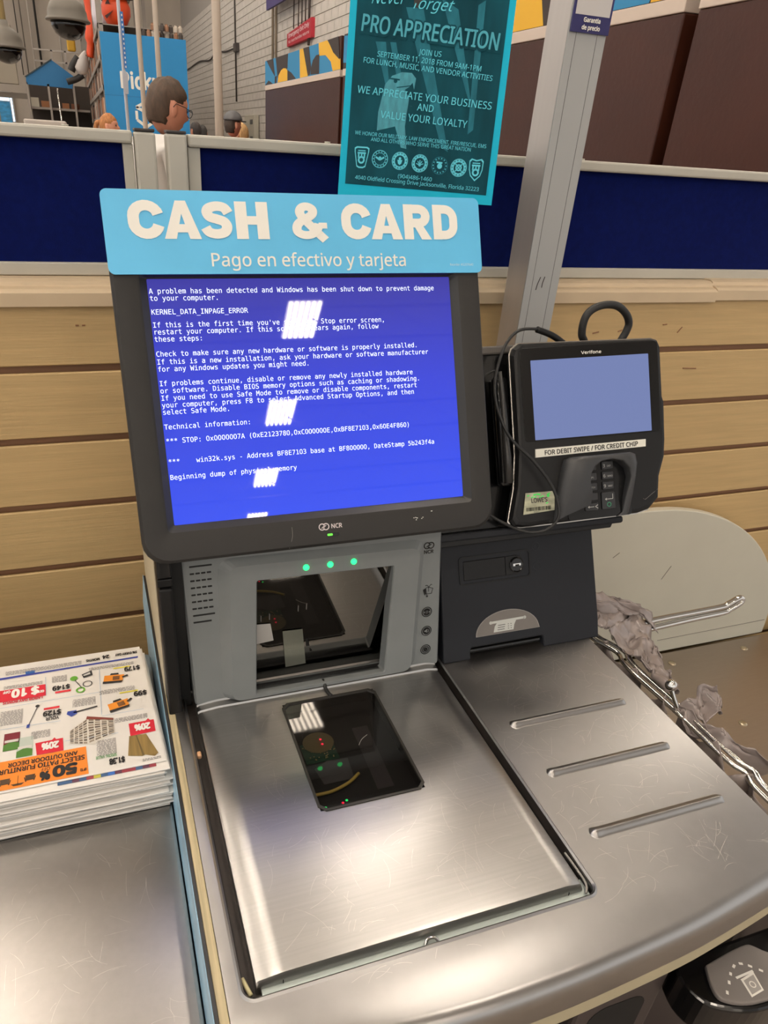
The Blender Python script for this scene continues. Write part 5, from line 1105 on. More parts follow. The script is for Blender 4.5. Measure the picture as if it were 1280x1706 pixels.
# racks
M_gs = mat('galv_rack', (150, 142, 134), 0.5, 0.3); CART = [mat('carton_a', (160, 108, 72), 0.8), mat('carton_b', (118, 74, 50), 0.8), mat('carton_c', (190, 172, 156), 0.8), mat('carton_d', (70, 54, 46), 0.8)]
rk2 = thing('pallet_rack', 'long tall steel pallet rack running away left of the pickup sign', 'rack', (0, 0, 0))
ys = [14.4 + 2.1 * k for k in range(8)]
for y in ys:
    for x in (0.56, 1.45): bx('upright', (x - 0.03 if x < 1 else x, x + 0.06, y, y + 0.07, -0.9, 4.2), M_gs, rk2)
for z in (0.25, 0.68, 1.13, 1.56, 1.98, 3.0):
    bx('beam', (0.528, 0.545, ys[0], ys[-1], z, z + 0.075), M_gs, rk2); bx('shelf_deck', (0.56, 1.5, ys[0], ys[-1], z + 0.06, z + 0.075), M_gs, rk2)
random.seed(13); n = 0
LAB = ['brown', 'dark brown', 'pale cardboard', 'very dark']; _L = ['brown carton standing on the long pallet rack left of the pickup sign', 'dark brown carton standing on the long pallet rack left of the pickup sign', 'pale cardboard carton standing on the long pallet rack left of the pickup sign', 'very dark carton standing on the long pallet rack left of the pickup sign']
protos = {}
for z, h, shelf in ((0.25, 0.32, 'lowest loaded'), (0.68, 0.34, 'second'), (1.13, 0.33, 'third'), (1.56, 0.32, 'highest loaded')):
    y = ys[0] + 0.12; n = 0
    while y < ys[-1] - 0.5:
        wd = random.choice((0.28, 0.36, 0.5)); hh_ = h * random.uniform(0.7, 1.0); k = random.randrange(4)
        o = bx('carton', (0.548, 1.1, y, y + wd - 0.04, z + 0.075, z + 0.075 + hh_), CART[k]); n += 1; tag(o, '%s carton, %s from near end on %s shelf of long rack' % (LAB[k], 'first' if n == 1 else ORD[n - 1], shelf), 'box', 'cartons on the long pallet rack'); y += wd
# back racks, gable and railing at far left
t = thing('blue_gable_sign', 'blue house shaped gable sign at far left below the dome camera', 'sign', frame=frame((0, 22, 0)))
pr('gable_board', [(-1.0, 1.41), (0.09, 1.39), (0.13, 1.66), (-0.34, 1.96), (-0.99, 1.56)], -0.1, 0, mat('gable_blue', (32, 106, 158), 0.6), t)
pr('gable_edge', [(-0.99, 1.56), (-0.34, 1.96), (-0.34, 1.99), (-1.02, 1.57)], -0.12, 0.02, flat((40, 60, 70)), t)
t = thing('back_rack', 'far steel shelving bay under the blue gable sign', 'rack', (0, 0, 0))
for x in (-1.02, -0.52, 0.08): bx('upright', (x, x + 0.05, 22.0, 22.25, -0.9, 1.45), M_gs, t)
for z in (0.30, 0.90): bx('shelf', (-1.0, 0.45, 22.2, 23.2, z, z + 0.05), M_gs, t)
for z in (1.93, 2.17): bx('hand_rail', (-0.75, 0.40, 22.4, 22.44, z, z + 0.035), mat('rail_grey', (168, 160, 152), 0.5), t)
bx('hand_rail', (-0.35, -0.31, 22.4, 22.44, 1.41, 2.2), MATS['rail_grey'], t); bx('hand_rail', (-0.02, 0.02, 22.4, 22.44, 1.41, 2.2), MATS['rail_grey'], t)
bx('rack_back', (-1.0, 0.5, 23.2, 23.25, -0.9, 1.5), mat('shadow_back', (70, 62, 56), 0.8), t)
for x0, x1, z0, z1, c, lab in ((-0.96, -0.78, 0.95, 1.15, M_offwhite, 'white box on the far shelf under the blue gable sign'), (-0.72, -0.50, 0.95, 1.09, CART[0], 'brown carton beside the white box on the far shelf'), (-0.22, -0.05, 0.95, 1.07, CART[0], 'brown carton near the right end of the far shelf'), (0.0, 0.20, 0.95, 1.07, CART[1], 'dark carton at the right end of the far shelf')):
    tag(bx('carton', (x0, x1, 22.3, 22.8, z0, z1), c), lab, 'box')
tag(tb('rail_post', [(-0.27, 20.0, 1.30), (-0.22, 20.0, -0.9)], 0.018, M_chrome, sm=0), 'thin shiny pole rising below the blue gable sign', 'pole')
# far wall fittings
for x, wd, c, lab in ((-0.83, 0.075, (40, 38, 36), 'thick black conduit on the far wall'), (-1.06, 0.05, (206, 198, 188), 'pale vertical pipe on the far wall'), (-1.50, 0.035, (70, 66, 60), 'thin dark pipe on the far wall'), (-0.10, 0.05, (196, 190, 182), 'pale pipe behind the large dome camera'), (-1.32, 0.04, (110, 102, 94), 'grey pipe on the far wall beside the thin dark pipe')):
    tag(tb('wall_pipe', [(x, 32.8, 10), (x, 32.8, 2.1 if c != (40, 38, 36) else 1.5)], wd / 2, flat(c), sm=0, n=8), lab, 'pipe')
wn = tag(bx('window_1', (-2.55, -1.98, 32.85, 33.02, 0.55, 1.55), flat((150, 140, 128))), kind='structure')
bx('pane', (-2.50, -2.12, 32.80, 32.86, 1.25, 1.52), glow('daylight', (206, 226, 246), 1.3), wn); bx('pane', (-2.09, -2.03, 32.80, 32.86, 0.6, 1.5), MATS['daylight'], wn)
wp = tag(bx('window_poster', (-2.50, -2.12, 32.78, 32.80, 0.30, 1.22), mat('poster_blue', (60, 150, 204), 0.6, noise=((4, 4, 9), 0.4))), 'blue notices hung in the bright far window', 'poster')
tag(bx('wall_cabinet', (-2.0, -1.18, 22.0, 22.25, 1.39, 2.6), flat((148, 140, 126)), bevel=0.01), 'grey cabinet at the far left edge below the small dome camera', 'cabinet')
tag(bx('wall_beam', (-3.0, -1.02, 22.3, 22.4, 1.10, 1.22), flat((120, 112, 102))), 'horizontal grey beam above the far window', 'beam')
# halloween items on the rack top
M_or = mat('orange_inflatable', (224, 78, 34), 0.4)
pk = thing('pumpkin_inflatable', 'orange pumpkin figure in a black hat on top of the pickup sign', 'decoration', (0.88, 14.9, 2.056))
bm = bmesh.new(); lathe(bm, [(0.08, 0.0), (0.17, 0.06), (0.235, 0.18), (0.24, 0.29), (0.19, 0.40), (0.08, 0.46)], n=20); link('pumpkin_body', bm, M_or, pk, smooth=True)
bm = bmesh.new(); lathe(bm, [(0.30, 0.42), (0.29, 0.44), (0.17, 0.46), (0.14, 0.60), (0.06, 0.75)], n=18); o = link('hat', bm, flat((26, 26, 28)), pk, smooth=True)
bx('hat_buckle', (-0.06, 0.02, -0.165, -0.14, 0.50, 0.58), flat((190, 200, 60)), o)
bm = bmesh.new(); polyf = lambda pts: bm.faces.new([bm.verts.new(p) for p in pts])
polyf([(-0.20, -0.16, 0.14), (-0.06, -0.245, 0.22), (-0.02, -0.25, 0.26), (-0.08, -0.245, 0.20), (-0.17, -0.18, 0.10)]); polyf([(-0.18, -0.17, 0.30), (-0.10, -0.23, 0.30), (-0.13, -0.20, 0.38)])
link('carved_face', bm, flat((60, 22, 16)), pk)
gh = thing('ghost_inflatable', 'white ghost figure beside the orange pumpkin on the rack top', 'decoration', (0.68, 15.3, 2.056))
bm = bmesh.new(); lathe(bm, [(0.16, 0.0), (0.19, 0.2), (0.17, 0.45), (0.12, 0.60), (0.03, 0.68)], n=18); link('ghost_body', bm, flat((214, 206, 214)), gh, smooth=True)
bm = bmesh.new(); disc(bm, 0, 0, 0.05, 0, 14); o = link('ghost_eye', bm, flat((30, 26, 30)), gh); o.matrix_local = Matrix.Translation((0.02, -0.185, 0.42)) @ Matrix.Rotation(math.pi / 2, 4, 'X')
bm = bmesh.new(); disc(bm, 0, 0, 0.035, 0, 12); o = link('purple_button', bm, flat((80, 50, 130)), gh); o.matrix_local = Matrix.Translation((-0.06, -0.185, 0.22)) @ Matrix.Rotation(math.pi / 2, 4, 'X')
tag(tb('orange_streamer', [(0.47, 17.0, 3.6), (0.50, 17.0, 2.9), (0.55, 17.0, 2.5), (0.50, 17.0, 2.1), (0.44, 17.0, 1.75)], [0.11 if 6 < i < 20 else 0.07 for i in range(25)], M_or, n=8, sm=6), 'long orange and black figure hanging on the rack left of the ghost', 'decoration')
M_dk = flat((30, 28, 28))
sk = thing('hanging_figure', 'white and black skeleton like figure hanging off the rack end right of blue gable sign', 'decoration', (0.22, 17.0, 1.45))
bm = bmesh.new(); lathe(bm, [(0.05, 0.0), (0.13, 0.08), (0.12, 0.22), (0.05, 0.38), (0.02, 0.42)], n=14); o = link('figure_body', bm, flat((196, 190, 186)), sk, smooth=True); o.rotation_euler = (0, 0.35, 0)
tb('figure_arm', [(0.05, 0, 0.0), (-0.08, 0, -0.08), (-0.26, 0, -0.14)], 0.055, M_dk, sk); tb('figure_arm', [(0.0, 0, 0.28), (-0.10, 0, 0.16), (-0.16, 0, 0.05)], 0.07, M_dk, sk); bx('green_scarf', (0.08, 0.16, -0.06, 0.06, 0.22, 0.34), flat((30, 90, 50)), sk, 0.02)
sc2 = thing('scarecrow_figure', 'yellow and red scarecrow figure hanging left of the rack', 'decoration', (0.10, 17.5, 1.95))
tb('hanging_cord', [(0, 0, 0.5), (0, 0, 8.2)], 0.006, M_gs, sc2, sm=0, n=4); bx('scarecrow_body', (-0.06, 0.10, -0.05, 0.05, -0.1, 0.32), flat((190, 150, 40)), sc2, 0.03); bx('scarecrow_head', (-0.06, 0.08, -0.06, 0.06, 0.34, 0.50), flat((180, 60, 44)), sc2, 0.03); bx('scarecrow_hat', (-0.12, 0.12, -0.1, 0.1, 0.50, 0.54), flat((40, 40, 60)), sc2)
# jars and cans along the top of the pickup sign
random.seed(8); x = 1.18; nj = [0, 0]
JC = [flat((196, 184, 170)), flat((70, 62, 58)), flat((150, 110, 84))]; proto = None
while x < 1.88:
    for lev in range(2 if x > 1.35 else 1):
        k = random.randrange(3); bm = bmesh.new(); lathe(bm, [(0.036, 0), (0.036, 0.07), (0.022, 0.085), (0.022, 0.10)], n=10)
        o = link('jar', bm, JC[k], None); o.location = (x, 14.2 + random.uniform(0, 0.15), 1.92 + lev * 0.10)
        nj[lev] += 1; tag(o, '%s jar, %s from left in %s row atop pickup sign' % (('pale', 'dark', 'tan')[k], 'first' if nj[lev] == 1 else ORD[nj[lev] - 1], ('lower', 'upper')[lev]), 'jar', 'jars along the top of the pickup sign')
    x += 0.075
bx('jar_shelf', (1.12, 1.92, 14.09, 14.5, 1.895, 1.918), M_gs, rk2)
# block wall fittings
es = thing('exit_sign', 'red sign with two lines of white lettering on the painted block wall', 'sign', frame=Matrix.Translation((4.26, 16.33, 0)) @ Matrix.Rotation(-math.pi / 2, 4, 'Z') @ Matrix(((1, 0, 0), (0, 0, -1), (0, 1, 0))).to_4x4())
pr('sign_face', [(0, 2.19), (1.75, 2.21), (1.75, 2.50), (0, 2.40)], -0.04, 0.03, flat((178, 40, 56)), es)
textpart('sign_lettering', [('Emergency Exit Only', 0.12, 2.325, 0.062, dict(x1=1.62, off=0.03, z=0.032, rot=0.04)), ('No merchandise returns', 0.12, 2.235, 0.045, dict(x1=1.62, off=0.02, z=0.032, rot=0.03))], flat((230, 200, 204)), es)
tag(bx('hanging_banner', (4.05, 4.10, 14.6, 17.4, 2.88, 3.6), flat((66, 58, 110))), 'purple banner hanging above the red wall sign', 'banner')
tag(bx('electrical_box', (4.16, 4.285, 19.25, 20.4, 0.30, 1.06), flat((176, 172, 158)), bevel=0.01), 'grey electrical box on the block wall left of the display bins', 'box')
bm = bmesh.new()
for z in (0.50, 0.86): box(bm, 4.152, 4.16, 19.4, 19.7, z, z + 0.1)
link('box_label', bm, flat((90, 90, 88)), bpy.data.objects['electrical_box'])
cbp = [(4.26, 31.5, 2.62), (4.26, 28.5, 2.70), (4.26, 26.2, 2.60), (4.26, 25.0, 2.72), (4.26, 23.4, 2.62), (4.26, 21.8, 2.60)]
tag(tb('wall_cable', cbp, 0.022, flat((58, 52, 50)), n=6), 'drooping dark cable running along the painted block wall', 'cable')
tag(tb('drop_conduit', [(4.27, 22.0, 6.0), (4.27, 22.0, 1.4)], 0.022, flat((72, 66, 62)), sm=0, n=6), 'dark drop conduit with junction box on the block wall', 'conduit')
bx('junction_box', (4.20, 4.29, 21.6, 21.95, 2.50, 2.68), flat((62, 56, 54)), bpy.data.objects['drop_conduit'])
for y, c in ((17.75, 'left'), (17.45, 'right')): tag(tb('wall_conduit', [(4.27, y, 8.0), (4.27, y, 0.5)], 0.025, flat((150, 136, 118)), sm=0, n=6), c + ' one of two tan conduits on the block wall above the display header', 'conduit')
for k, y in enumerate((15.9, 15.55, 15.3, 15.05, 14.8)): tag(tb('sign_wire', [(4.25, y, 3.3), (4.25, y, 2.45 - 0.35 * (k == 4))], 0.012 + 0.012 * (k == 4), flat((70, 60, 56)), sm=0, n=5), ('first', 'second', 'third', 'fourth')[k] + ' thin wire from the left hanging behind the red wall sign' if k < 4 else 'thick black cable hanging past the right side of the red wall sign', 'wire', 'wires above the red sign')
# white poles at the registers
for x, y, r, lab in ((0.658, 3.6, 0.0215, 'thickest white pole standing between the man and the grey wall'), (0.374, 3.6, 0.0120, 'right one of two thin white poles in front of the pickup sign'), (0.292, 3.6, 0.0115, 'left one of two thin white poles in front of the pickup sign')):
    tag(tb('white_pole', [(x, y, 3.0), (x - 0.004, y, -0.9)], r, mat('white_pole', (206, 192, 176), 0.5), sm=0, n=12), lab, 'pole')
t = thing('banded_pole', 'thin silver pole with blue dotted band nearest the left side of pickup sign', 'pole', (0.213, 3.6, 0))
tb('pole_shaft', [(0.0, 0, 2.2), (-0.012, 0, -0.9)], 0.008, mat('silver_pole', (184, 186, 194), 0.4), t, sm=0); bx('blue_band', (-0.001, 0.012, -0.012, -0.008, 0.80, 1.02), flat((60, 120, 190)), t)
bm = bmesh.new()
for k in range(12): box(bm, 0.003, 0.008, -0.0135, -0.012, 0.805 + k * 0.018, 0.813 + k * 0.018)
link('white_dots', bm, M_white, t)
pr('hook_plate', [(-0.012, 0.70), (0.008, 0.70), (0.012, 0.78), (-0.004, 0.80), (-0.014, 0.76)], -0.014, -0.010, mat('silver_pole', (184, 186, 194)), t, 'y')
tag(bx('register_cabinet', (-0.236, -0.076, 2.95, 3.3, -0.9, 0.5655), mat('warm_white', (196, 186, 176), 0.5), bevel=0.006), 'white topped register cabinet just behind the left partition screen', 'cabinet')
# dome cameras
for (x, y, z, s, lab, rl) in ((-0.024, 3.0, 0.905, 1.0, 'large grey dome camera hanging at the top left with dark glass bubble', 0), (-0.262, 3.0, 0.800, 0.86, 'small grey dome camera at the left edge on a yellowish rod', 1)):
    t = thing('dome_camera', lab, 'camera', (x, y, z)); t.scale = (s, s, s)
    bm = bmesh.new(); lathe(bm, [(0.0815, -0.004), (0.083, 0.0), (0.0815, 0.004), (0.074, 0.010), (0.072, 0.030), (0.060, 0.055), (0.038, 0.070), (0.022, 0.080), (0.020, 0.10)], n=28); link('housing', bm, mat('dusty_grey', (108, 102, 92), 0.55), t, smooth=True)
    bm = bmesh.new(); lathe(bm, [(0.066, -0.002), (0.063, -0.022), (0.052, -0.042), (0.034, -0.056), (0.014, -0.062), (0.001, -0.063)], n=28); link('glass_bubble', bm, mat('dark_bubble', (14, 14, 14), 0.12), t, smooth=True)
    tb('hanger_rod', [(0, 0, 0.09), (0, 0, 9.5)], 0.016, mat('yellow_rod', (206, 186, 130), 0.5) if rl else M_body, t, sm=0, n=10)

# ================================================================ PEOPLE
def keep_big(me, n=2500):
    """drop the specks that remeshing leaves inside"""
    bm = bmesh.new(); bm.from_mesh(me); seen = set(); kill = []; isl = []
    for v in bm.verts:
        if v in seen: continue
        st = [v]; seen.add(v); L = []
        while st:
            a = st.pop(); L.append(a)
            for e in a.link_edges:
                b_ = e.other_vert(a)
                if b_ not in seen: seen.add(b_); st.append(b_)
        isl.append(L)
    isl.sort(key=len)
    for L in isl[:-1]:
        if len(L) < n: kill += L
    bmesh.ops.delete(bm, geom=kill, context='VERTS'); bm.to_mesh(me); bm.free()
    for p in me.polygons: p.use_smooth = True
def person(label, x, y, top, heading, hair, shirt, trousers, hairstyle='short', glasses=False, cap=None, skin=(206, 150, 122), group=None, headtilt=0.0, hunch=0.0):
    """standing adult; top = z of the crown; local frame faces +X"""
    H = top + 0.9; s = H / (1.78 - hunch)
    t = thing('person', label, 'person', (x, y, -0.9), (0, 0, heading), group); t.scale = (s, s, s)
    msk = mat('skin_%d' % skin[0], skin, 0.55)
    def skinmesh(P, E, Rr, root):
        me = bpy.data.meshes.new('b'); me.from_pydata(P, E, []); o = bpy.data.objects.new('b', me); COL.objects.link(o)
        md = o.modifiers.new('s', 'SKIN'); sv = me.skin_vertices[0].data
        for i, r in enumerate(Rr): sv[i].radius = r if isinstance(r, tuple) else (r, r); sv[i].use_root = (i == root)
        o.modifiers.new('u', 'SUBSURF').levels = 2
        dg = bpy.context.evaluated_depsgraph_get(); m2 = bpy.data.meshes.new_from_object(o.evaluated_get(dg)); bpy.data.objects.remove(o); return m2
    P = [(0, 0, 0.95), (0, 0, 1.10), (0.01, 0, 1.30), (-0.005, 0, 1.43), (0.0, 0, 1.49), (0.015, 0, 1.56),
         (0, 0.17, 1.40), (0, 0.215, 1.14), (0.08, 0.225, 0.90), (0.11, 0.225, 0.83), (0, -0.17, 1.40), (0, -0.215, 1.14), (0.08, -0.225, 0.90), (0.11, -0.225, 0.83),
         (0, 0.09, 0.88), (0.02, 0.10, 0.50), (-0.01, 0.105, 0.10), (0.12, 0.11, 0.035), (0, -0.09, 0.88), (0.02, -0.10, 0.50), (-0.01, -0.105, 0.10), (0.12, -0.11, 0.035)]
    E = [(0, 1), (1, 2), (2, 3), (3, 4), (4, 5), (3, 6), (6, 7), (7, 8), (8, 9), (3, 10), (10, 11), (11, 12), (12, 13), (0, 14), (14, 15), (15, 16), (16, 17), (0, 18), (18, 19), (19, 20), (20, 21)]
    Rr = [(0.13, 0.10), (0.125, 0.095), (0.15, 0.105), (0.10, 0.075), 0.056, 0.055, 0.055, 0.044, 0.032, 0.03, 0.055, 0.044, 0.032, 0.03, 0.085, 0.06, 0.04, 0.035, 0.085, 0.06, 0.04, 0.035]
    bm = bmesh.new(); m2 = skinmesh(P, E, Rr, 0); bm.from_mesh(m2)
    # head sculpted from a sphere: brow, nose, lips, chin, ears
    hb = bmesh.new(); bmesh.ops.create_uvsphere(hb, u_segments=40, v_segments=30, radius=1.0)
    for v in hb.verts:
        c = v.co.copy(); xx, yy, zz = c
        X = 0.098 * xx; Y = 0.076 * yy; Z = 0.122 * zz
        if zz < 0: Y *= 1 - 0.30 * zz * zz; X *= 1 - 0.10 * (-zz)
        if xx > 0.2:
            f = max(0, 1 - (yy / 0.20) ** 2) * (xx - 0.2)
            X += 0.034 * f * math.exp(-((zz + 0.16) / 0.17) ** 2)      # nose
            X += 0.010 * max(0, 1 - (yy / 0.35) ** 2) * math.exp(-((zz + 0.50) / 0.07) ** 2) + 0.007 * max(0, 1 - (yy / 0.35) ** 2) * math.exp(-((zz + 0.62) / 0.05) ** 2)
            X += 0.012 * max(0, 1 - (yy / 0.4) ** 2) * math.exp(-((zz + 0.85) / 0.12) ** 2)
            X -= 0.010 * math.exp(-((abs(yy) - 0.38) / 0.17) ** 2 - ((zz - 0.06) / 0.13) ** 2)  # eye sockets
            X += 0.005 * math.exp(-((zz - 0.26) / 0.10) ** 2)
        v.co = (X, Y, Z)
    for sgn in (1, -1):
        e = bmesh.ops.create_uvsphere(hb, u_segments=12, v_segments=10, radius=1.0)['verts']
        for v in e: v.co = Vector((-0.008 + 0.017 * v.co.x - 0.008 * v.co.z * 0.3, sgn * (0.076 + 0.009 * v.co.y), -0.010 + 0.032 * v.co.z))
    HM = Matrix.Translation((0.022 + hunch * 0.6, 0, 1.655 - hunch)) @ Matrix.Rotation(headtilt, 4, 'Y')
    hb.transform(HM); tmp = bpy.data.meshes.new('h'); hb.to_mesh(tmp); hb.free(); bm.from_mesh(tmp)
    for sgn in (1, -1):      # palm, four fingers and a thumb
        for j, (ln, dx) in enumerate(((0.075, 0.030), (0.085, 0.010), (0.080, -0.010), (0.062, -0.029))):
            tube(bm, smooth_path([(0.115 + dx, sgn * 0.225, 0.83), (0.125 + dx, sgn * 0.222, 0.79), (0.128 + dx * 1.05, sgn * 0.216, 0.79 - ln * 0.6), (0.120 + dx, sgn * 0.207, 0.79 - ln)], 2), 0.0085, 8)
        tube(bm, smooth_path([(0.125, sgn * 0.222, 0.85), (0.155, sgn * 0.215, 0.82), (0.168, sgn * 0.210, 0.79)], 2), 0.010, 8)
        e = bmesh.ops.create_uvsphere(bm, u_segments=10, v_segments=8, radius=1.0)['verts']
        for v in e: v.co = Vector((0.115 + 0.042 * v.co.x, sgn * 0.224 + 0.015 * v.co.y, 0.828 + 0.048 * v.co.z))
    o = link('body', bm, msk, t, smooth=True); rm = o.modifiers.new('r', 'REMESH'); rm.mode = 'VOXEL'; rm.voxel_size = 0.005; rm.use_smooth_shade = True; dg = bpy.context.evaluated_depsgraph_get(); m3 = bpy.data.meshes.new_from_object(o.evaluated_get(dg)); o.modifiers.clear(); o.data = m3; keep_big(m3)
    for q in (tmp, m2): bpy.data.meshes.remove(q)
    # clothes
    sP = [(0, 0, 0.93), (0, 0, 1.10), (0.01, 0, 1.30), (-0.005, 0, 1.425), (0, 0.17, 1.40), (0.01, 0.21, 1.20), (0, -0.17, 1.40), (0.01, -0.21, 1.20), (-0.002, 0, 1.452)]
    m2 = skinmesh(sP, [(0, 1), (1, 2), (2, 3), (3, 4), (4, 5), (3, 6), (6, 7), (3, 8)], [(0.165, 0.125), (0.155, 0.12), (0.17, 0.125), (0.115, 0.095), 0.072, 0.066, 0.072, 0.066, 0.062], 0); link('shirt', m2, mat('shirt_%d_%d' % (shirt[0], shirt[1]), shirt, 0.85), t, smooth=True)
    m2 = skinmesh([(0, 0, 0.96), (0, 0.09, 0.86), (0.02, 0.10, 0.50), (-0.01, 0.105, 0.08), (0, -0.09, 0.86), (0.02, -0.10, 0.50), (-0.01, -0.105, 0.08)], [(0, 1), (1, 2), (2, 3), (0, 4), (4, 5), (5, 6)], [(0.155, 0.115), 0.098, 0.078, 0.065, 0.098, 0.078, 0.065], 0); link('trousers', m2, mat('trousers', trousers, 0.9), t, smooth=True)
    # shoes
    for sgn in (1, -1):
        link('shoe', B(-0.07, 0.20, sgn * 0.108 - 0.045, sgn * 0.108 + 0.045, 0.0, 0.075), flat((40, 36, 34)), t, bevel=0.03, seg=3)
    # hair
    rnd = random.Random(int(x * 100)); hb = bmesh.new(); bmesh.ops.create_uvsphere(hb, u_segments=48, v_segments=32, radius=1.0); kill = []
    for v in hb.verts:
        xx, yy, zz = v.co; k = 1.075 + rnd.uniform(-0.006, 0.006) + 0.055 * noise3.noise(Vector((xx * 3.5, yy * 3.5, zz * 1.6))) + 0.018 * noise3.noise(Vector((xx * 14, yy * 14, zz * 4)))
        line = 0.42 if xx > 0.62 else (-0.02 if xx > 0.15 else (-0.18 if xx > -0.25 else -0.66))
        if hairstyle == 'long' and xx < 0.3: line = -0.9
        if abs(yy) > 0.72 and -0.34 < xx < 0.16: line = 0.20
        if 0.16 <= xx <= 0.62: line = 0.20 + 0.3 * (xx - 0.16)
        keep = zz > line
        if zz > 0.3: k -= 0.07 * (zz - 0.3)
        v.co = Vector((0.098 * xx * k - 0.003, 0.076 * yy * (k + 0.03), 0.122 * zz * (k if keep else 0.86)))
        if not keep: v.co *= 0.90
    hb.transform(HM); hr = link('hair', hb, mat('hair_%d_%d' % (hair[0], hair[1]), hair, 0.65, noise=((70, 70, 22), 0.28), bump=((260, 260, 40), 0.5, 0.003)), t, smooth=True)
    if hairstyle == 'ponytail':
        tb('ponytail', [tuple(HM @ Vector(q)) for q in ((-0.095, 0, 0.03), (-0.135, 0, 0.02), (-0.150, 0, -0.05), (-0.140, 0, -0.12))], 0.026, hr.data.materials[0], hr, n=10, sm=4)
    if cap:
        hb = bmesh.new(); bmesh.ops.create_uvsphere(hb, u_segments=28, v_segments=16, radius=1.0)
        for v in hb.verts:
            zz = max(v.co.z, 0.05); v.co = Vector((0.114 * v.co.x, 0.092 * v.co.y, 0.035 + 0.098 * zz))
        hb.transform(HM); cp = link('cap', hb, flat(cap), t, smooth=True)
        bm = bmesh.new(); prism(bm, [(0.08, -0.065), (0.15, -0.05), (0.175, 0), (0.15, 0.05), (0.08, 0.065)], 0.030, 0.038); bm.transform(HM); link('cap_peak', bm, flat(tuple(c // 2 for c in cap)), cp)
    # eyes
    for sgn in (1, -1):
        bm = bmesh.new(); bmesh.ops.create_uvsphere(bm, u_segments=10, v_segments=8, radius=0.0105, matrix=HM @ Matrix.Translation((0.079, sgn * 0.030, 0.008))); link('eye', bm, flat((70, 60, 56)), t, smooth=True)
    if glasses:
        bm = bmesh.new()
        for sgn in (1, -1):
            q = [tuple(HM @ Vector((0.105 - 0.010 * abs(math.cos(a)) * 0.3, sgn * 0.033 + 0.024 * math.cos(a), 0.000 + 0.017 * math.sin(a)))) for a in [k * math.pi / 8 for k in range(17)]]
            tube(bm, q, 0.0016, 6, False)
            tube(bm, [HM @ Vector((0.103, sgn * 0.057, 0.004)), HM @ Vector((0.05, sgn * 0.080, 0.012)), HM @ Vector((-0.005, sgn * 0.084, 0.014)), HM @ Vector((-0.018, sgn * 0.083, -0.004))], 0.0018, 6)
        g = link('glasses', bm, flat((30, 30, 34)), t, smooth=True)
        bm = bmesh.new()
        for sgn in (1, -1):
            bm.faces.new([bm.verts.new(HM @ Vector((0.105, sgn * 0.033 + 0.023 * math.cos(a), 0.016 * math.sin(a)))) for a in [k * math.pi / 8 for k in range(16)]])
        link('lens', bm, mat('lens', (190, 210, 220), 0.08, alpha=0.35), g)
    return t
person('man in white t-shirt with brown hair and glasses turned away behind the twin posts', 0.318, 3.40, 0.778, 0.42, (74, 56, 42), (226, 222, 216), (60, 60, 70), glasses=True, skin=(206, 142, 116), headtilt=0.22, hunch=0.085)
person('girl with ginger ponytail seen above the left partition screen', 0.285, 8.1, 0.690, -0.25, (176, 116, 66), (120, 110, 120), (60, 60, 70), hairstyle='ponytail', skin=(214, 150, 122))
person('man in red shirt and grey cap behind the thickest white pole', 1.53, 8.0, 0.785, 0.5, (60, 48, 40), (160, 30, 44), (50, 50, 60), cap=(92, 92, 94), skin=(206, 132, 106))
person('blond haired person just right of the man in the grey cap', 1.72, 8.4, 0.700, 2.4, (196, 156, 104), (200, 180, 150), (60, 60, 70), hairstyle='long', skin=(212, 154, 124))
person('dark haired person beside the right edge of the pickup sign', 1.62, 11.2, 0.715, 2.0, (38, 30, 28), (90, 60, 60), (50, 50, 56), skin=(170, 112, 88))
person('second dark haired person from the pickup sign, seen from behind', 1.84, 12.1, 0.690, 1.4, (30, 26, 24), (60, 60, 70), (50, 50, 56), skin=(170, 112, 88))

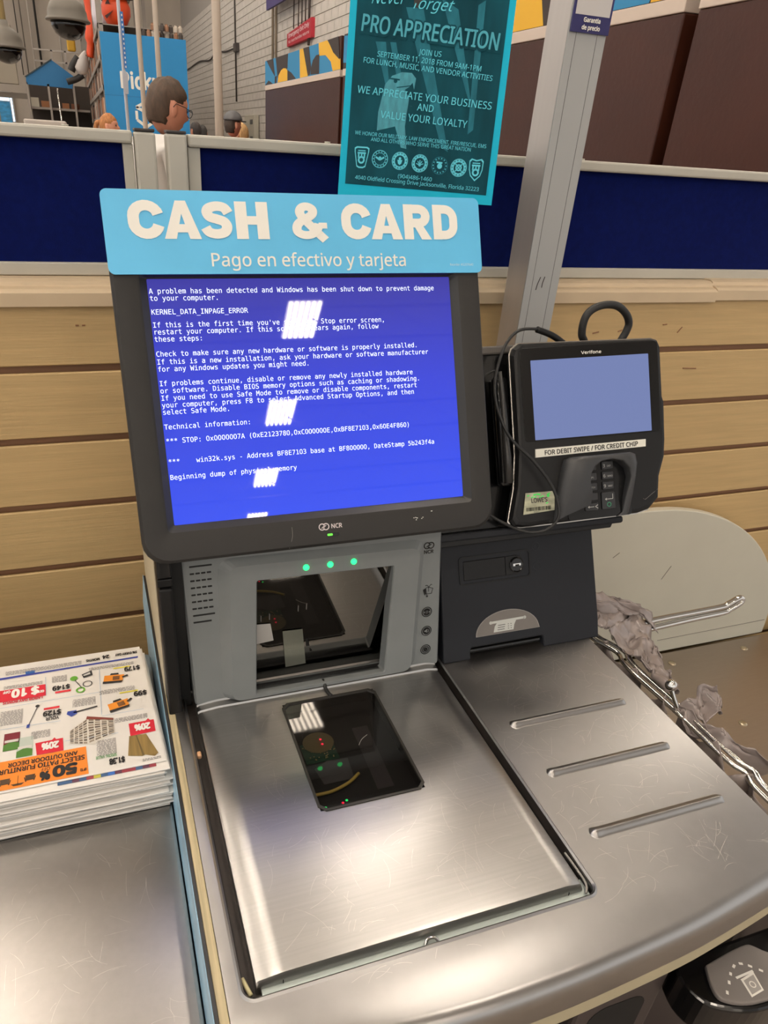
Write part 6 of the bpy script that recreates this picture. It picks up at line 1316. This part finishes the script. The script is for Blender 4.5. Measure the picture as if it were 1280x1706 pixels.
# ================================================================ CEILING LAMPS AND JOISTS (seen as reflections in screen, glass and steel)
M_tube = mat('lit_tube', (255, 246, 232), 0.5, emit=((255, 243, 228), LAMP))
M_lh = mat('lamp_housing', (224, 220, 214), 0.5)
def make_lamp():
    t = thing('high_bay_lamp', 'six tube fluorescent high bay lamp hanging from the ceiling', 'lamp', (0, 0, 8.7), group='high bay lamps under the ceiling')
    link('lamp_housing', B(-0.36, 0.36, -0.62, 0.62, 0.03, 0.10), M_lh, t)
    me = None
    for k in range(6):
        x = -0.29 + k * 0.116
        if me is None: o = link('lamp_tube', (lambda bm: (tube(bm, [(0, -0.58, 0), (0, 0.58, 0)], 0.030, 6), bm)[1])(bmesh.new()), M_tube, t); me = o.data
        else: o = bpy.data.objects.new('lamp_tube', me); COL.objects.link(o); o.parent = t
        o.location = (x, 0, 0)
    tb('hanger', [(0, 0, 0.1), (0, 0, 1.45)], 0.01, M_gs, t, sm=0, n=5)
    return t
first = make_lamp(); cnt = 0
for ci, x in enumerate((-9.8, -5.4, -1.4, 3.15, 9.6)):
    for ri, y in enumerate((-22.4, -18.9, -15.0, -11.3, -5.5, -1.5, 2.0, 5.2, 8.9, 12.6, 16.6, 20.6, 25.0)):
        if (ci == 3 and ri == 4) or (ci == 4 and ri < 7): continue
        l = first if cnt == 0 else copy_tree(first)
        l.location = (x, y, 8.7); cnt += 1; l['label'] = 'ceiling lamp, %s column from the left, %s row from the back' % (('first', 'second', 'third', 'fourth', 'fifth')[ci], 'first' if ri == 0 else ORD[ri])
M_j = mat('joist_steel', (120, 110, 100), 0.7)
for k, y in enumerate(range(-24, 30, 4)):
    bm = bmesh.new()
    tube(bm, [(-14, y + 0.8, 8.2), (14, y + 0.8, 8.2)], 0.035, 5); tube(bm, [(-14, y + 0.8, 8.95), (14, y + 0.8, 8.95)], 0.035, 5)
    n = 28
    for i in range(n): x = -14 + i; tube(bm, [(x, y + 0.8, 8.2 + 0.75 * (i % 2)), (x + 1, y + 0.8, 8.95 - 0.75 * (i % 2))], 0.018, 4)
    tag(link('roof_joist', bm, M_j), 'open web steel joist under the ceiling, %s from the back of the store' % ('first' if k == 0 else ORD[k]), 'joist', 'open web joists under the ceiling')
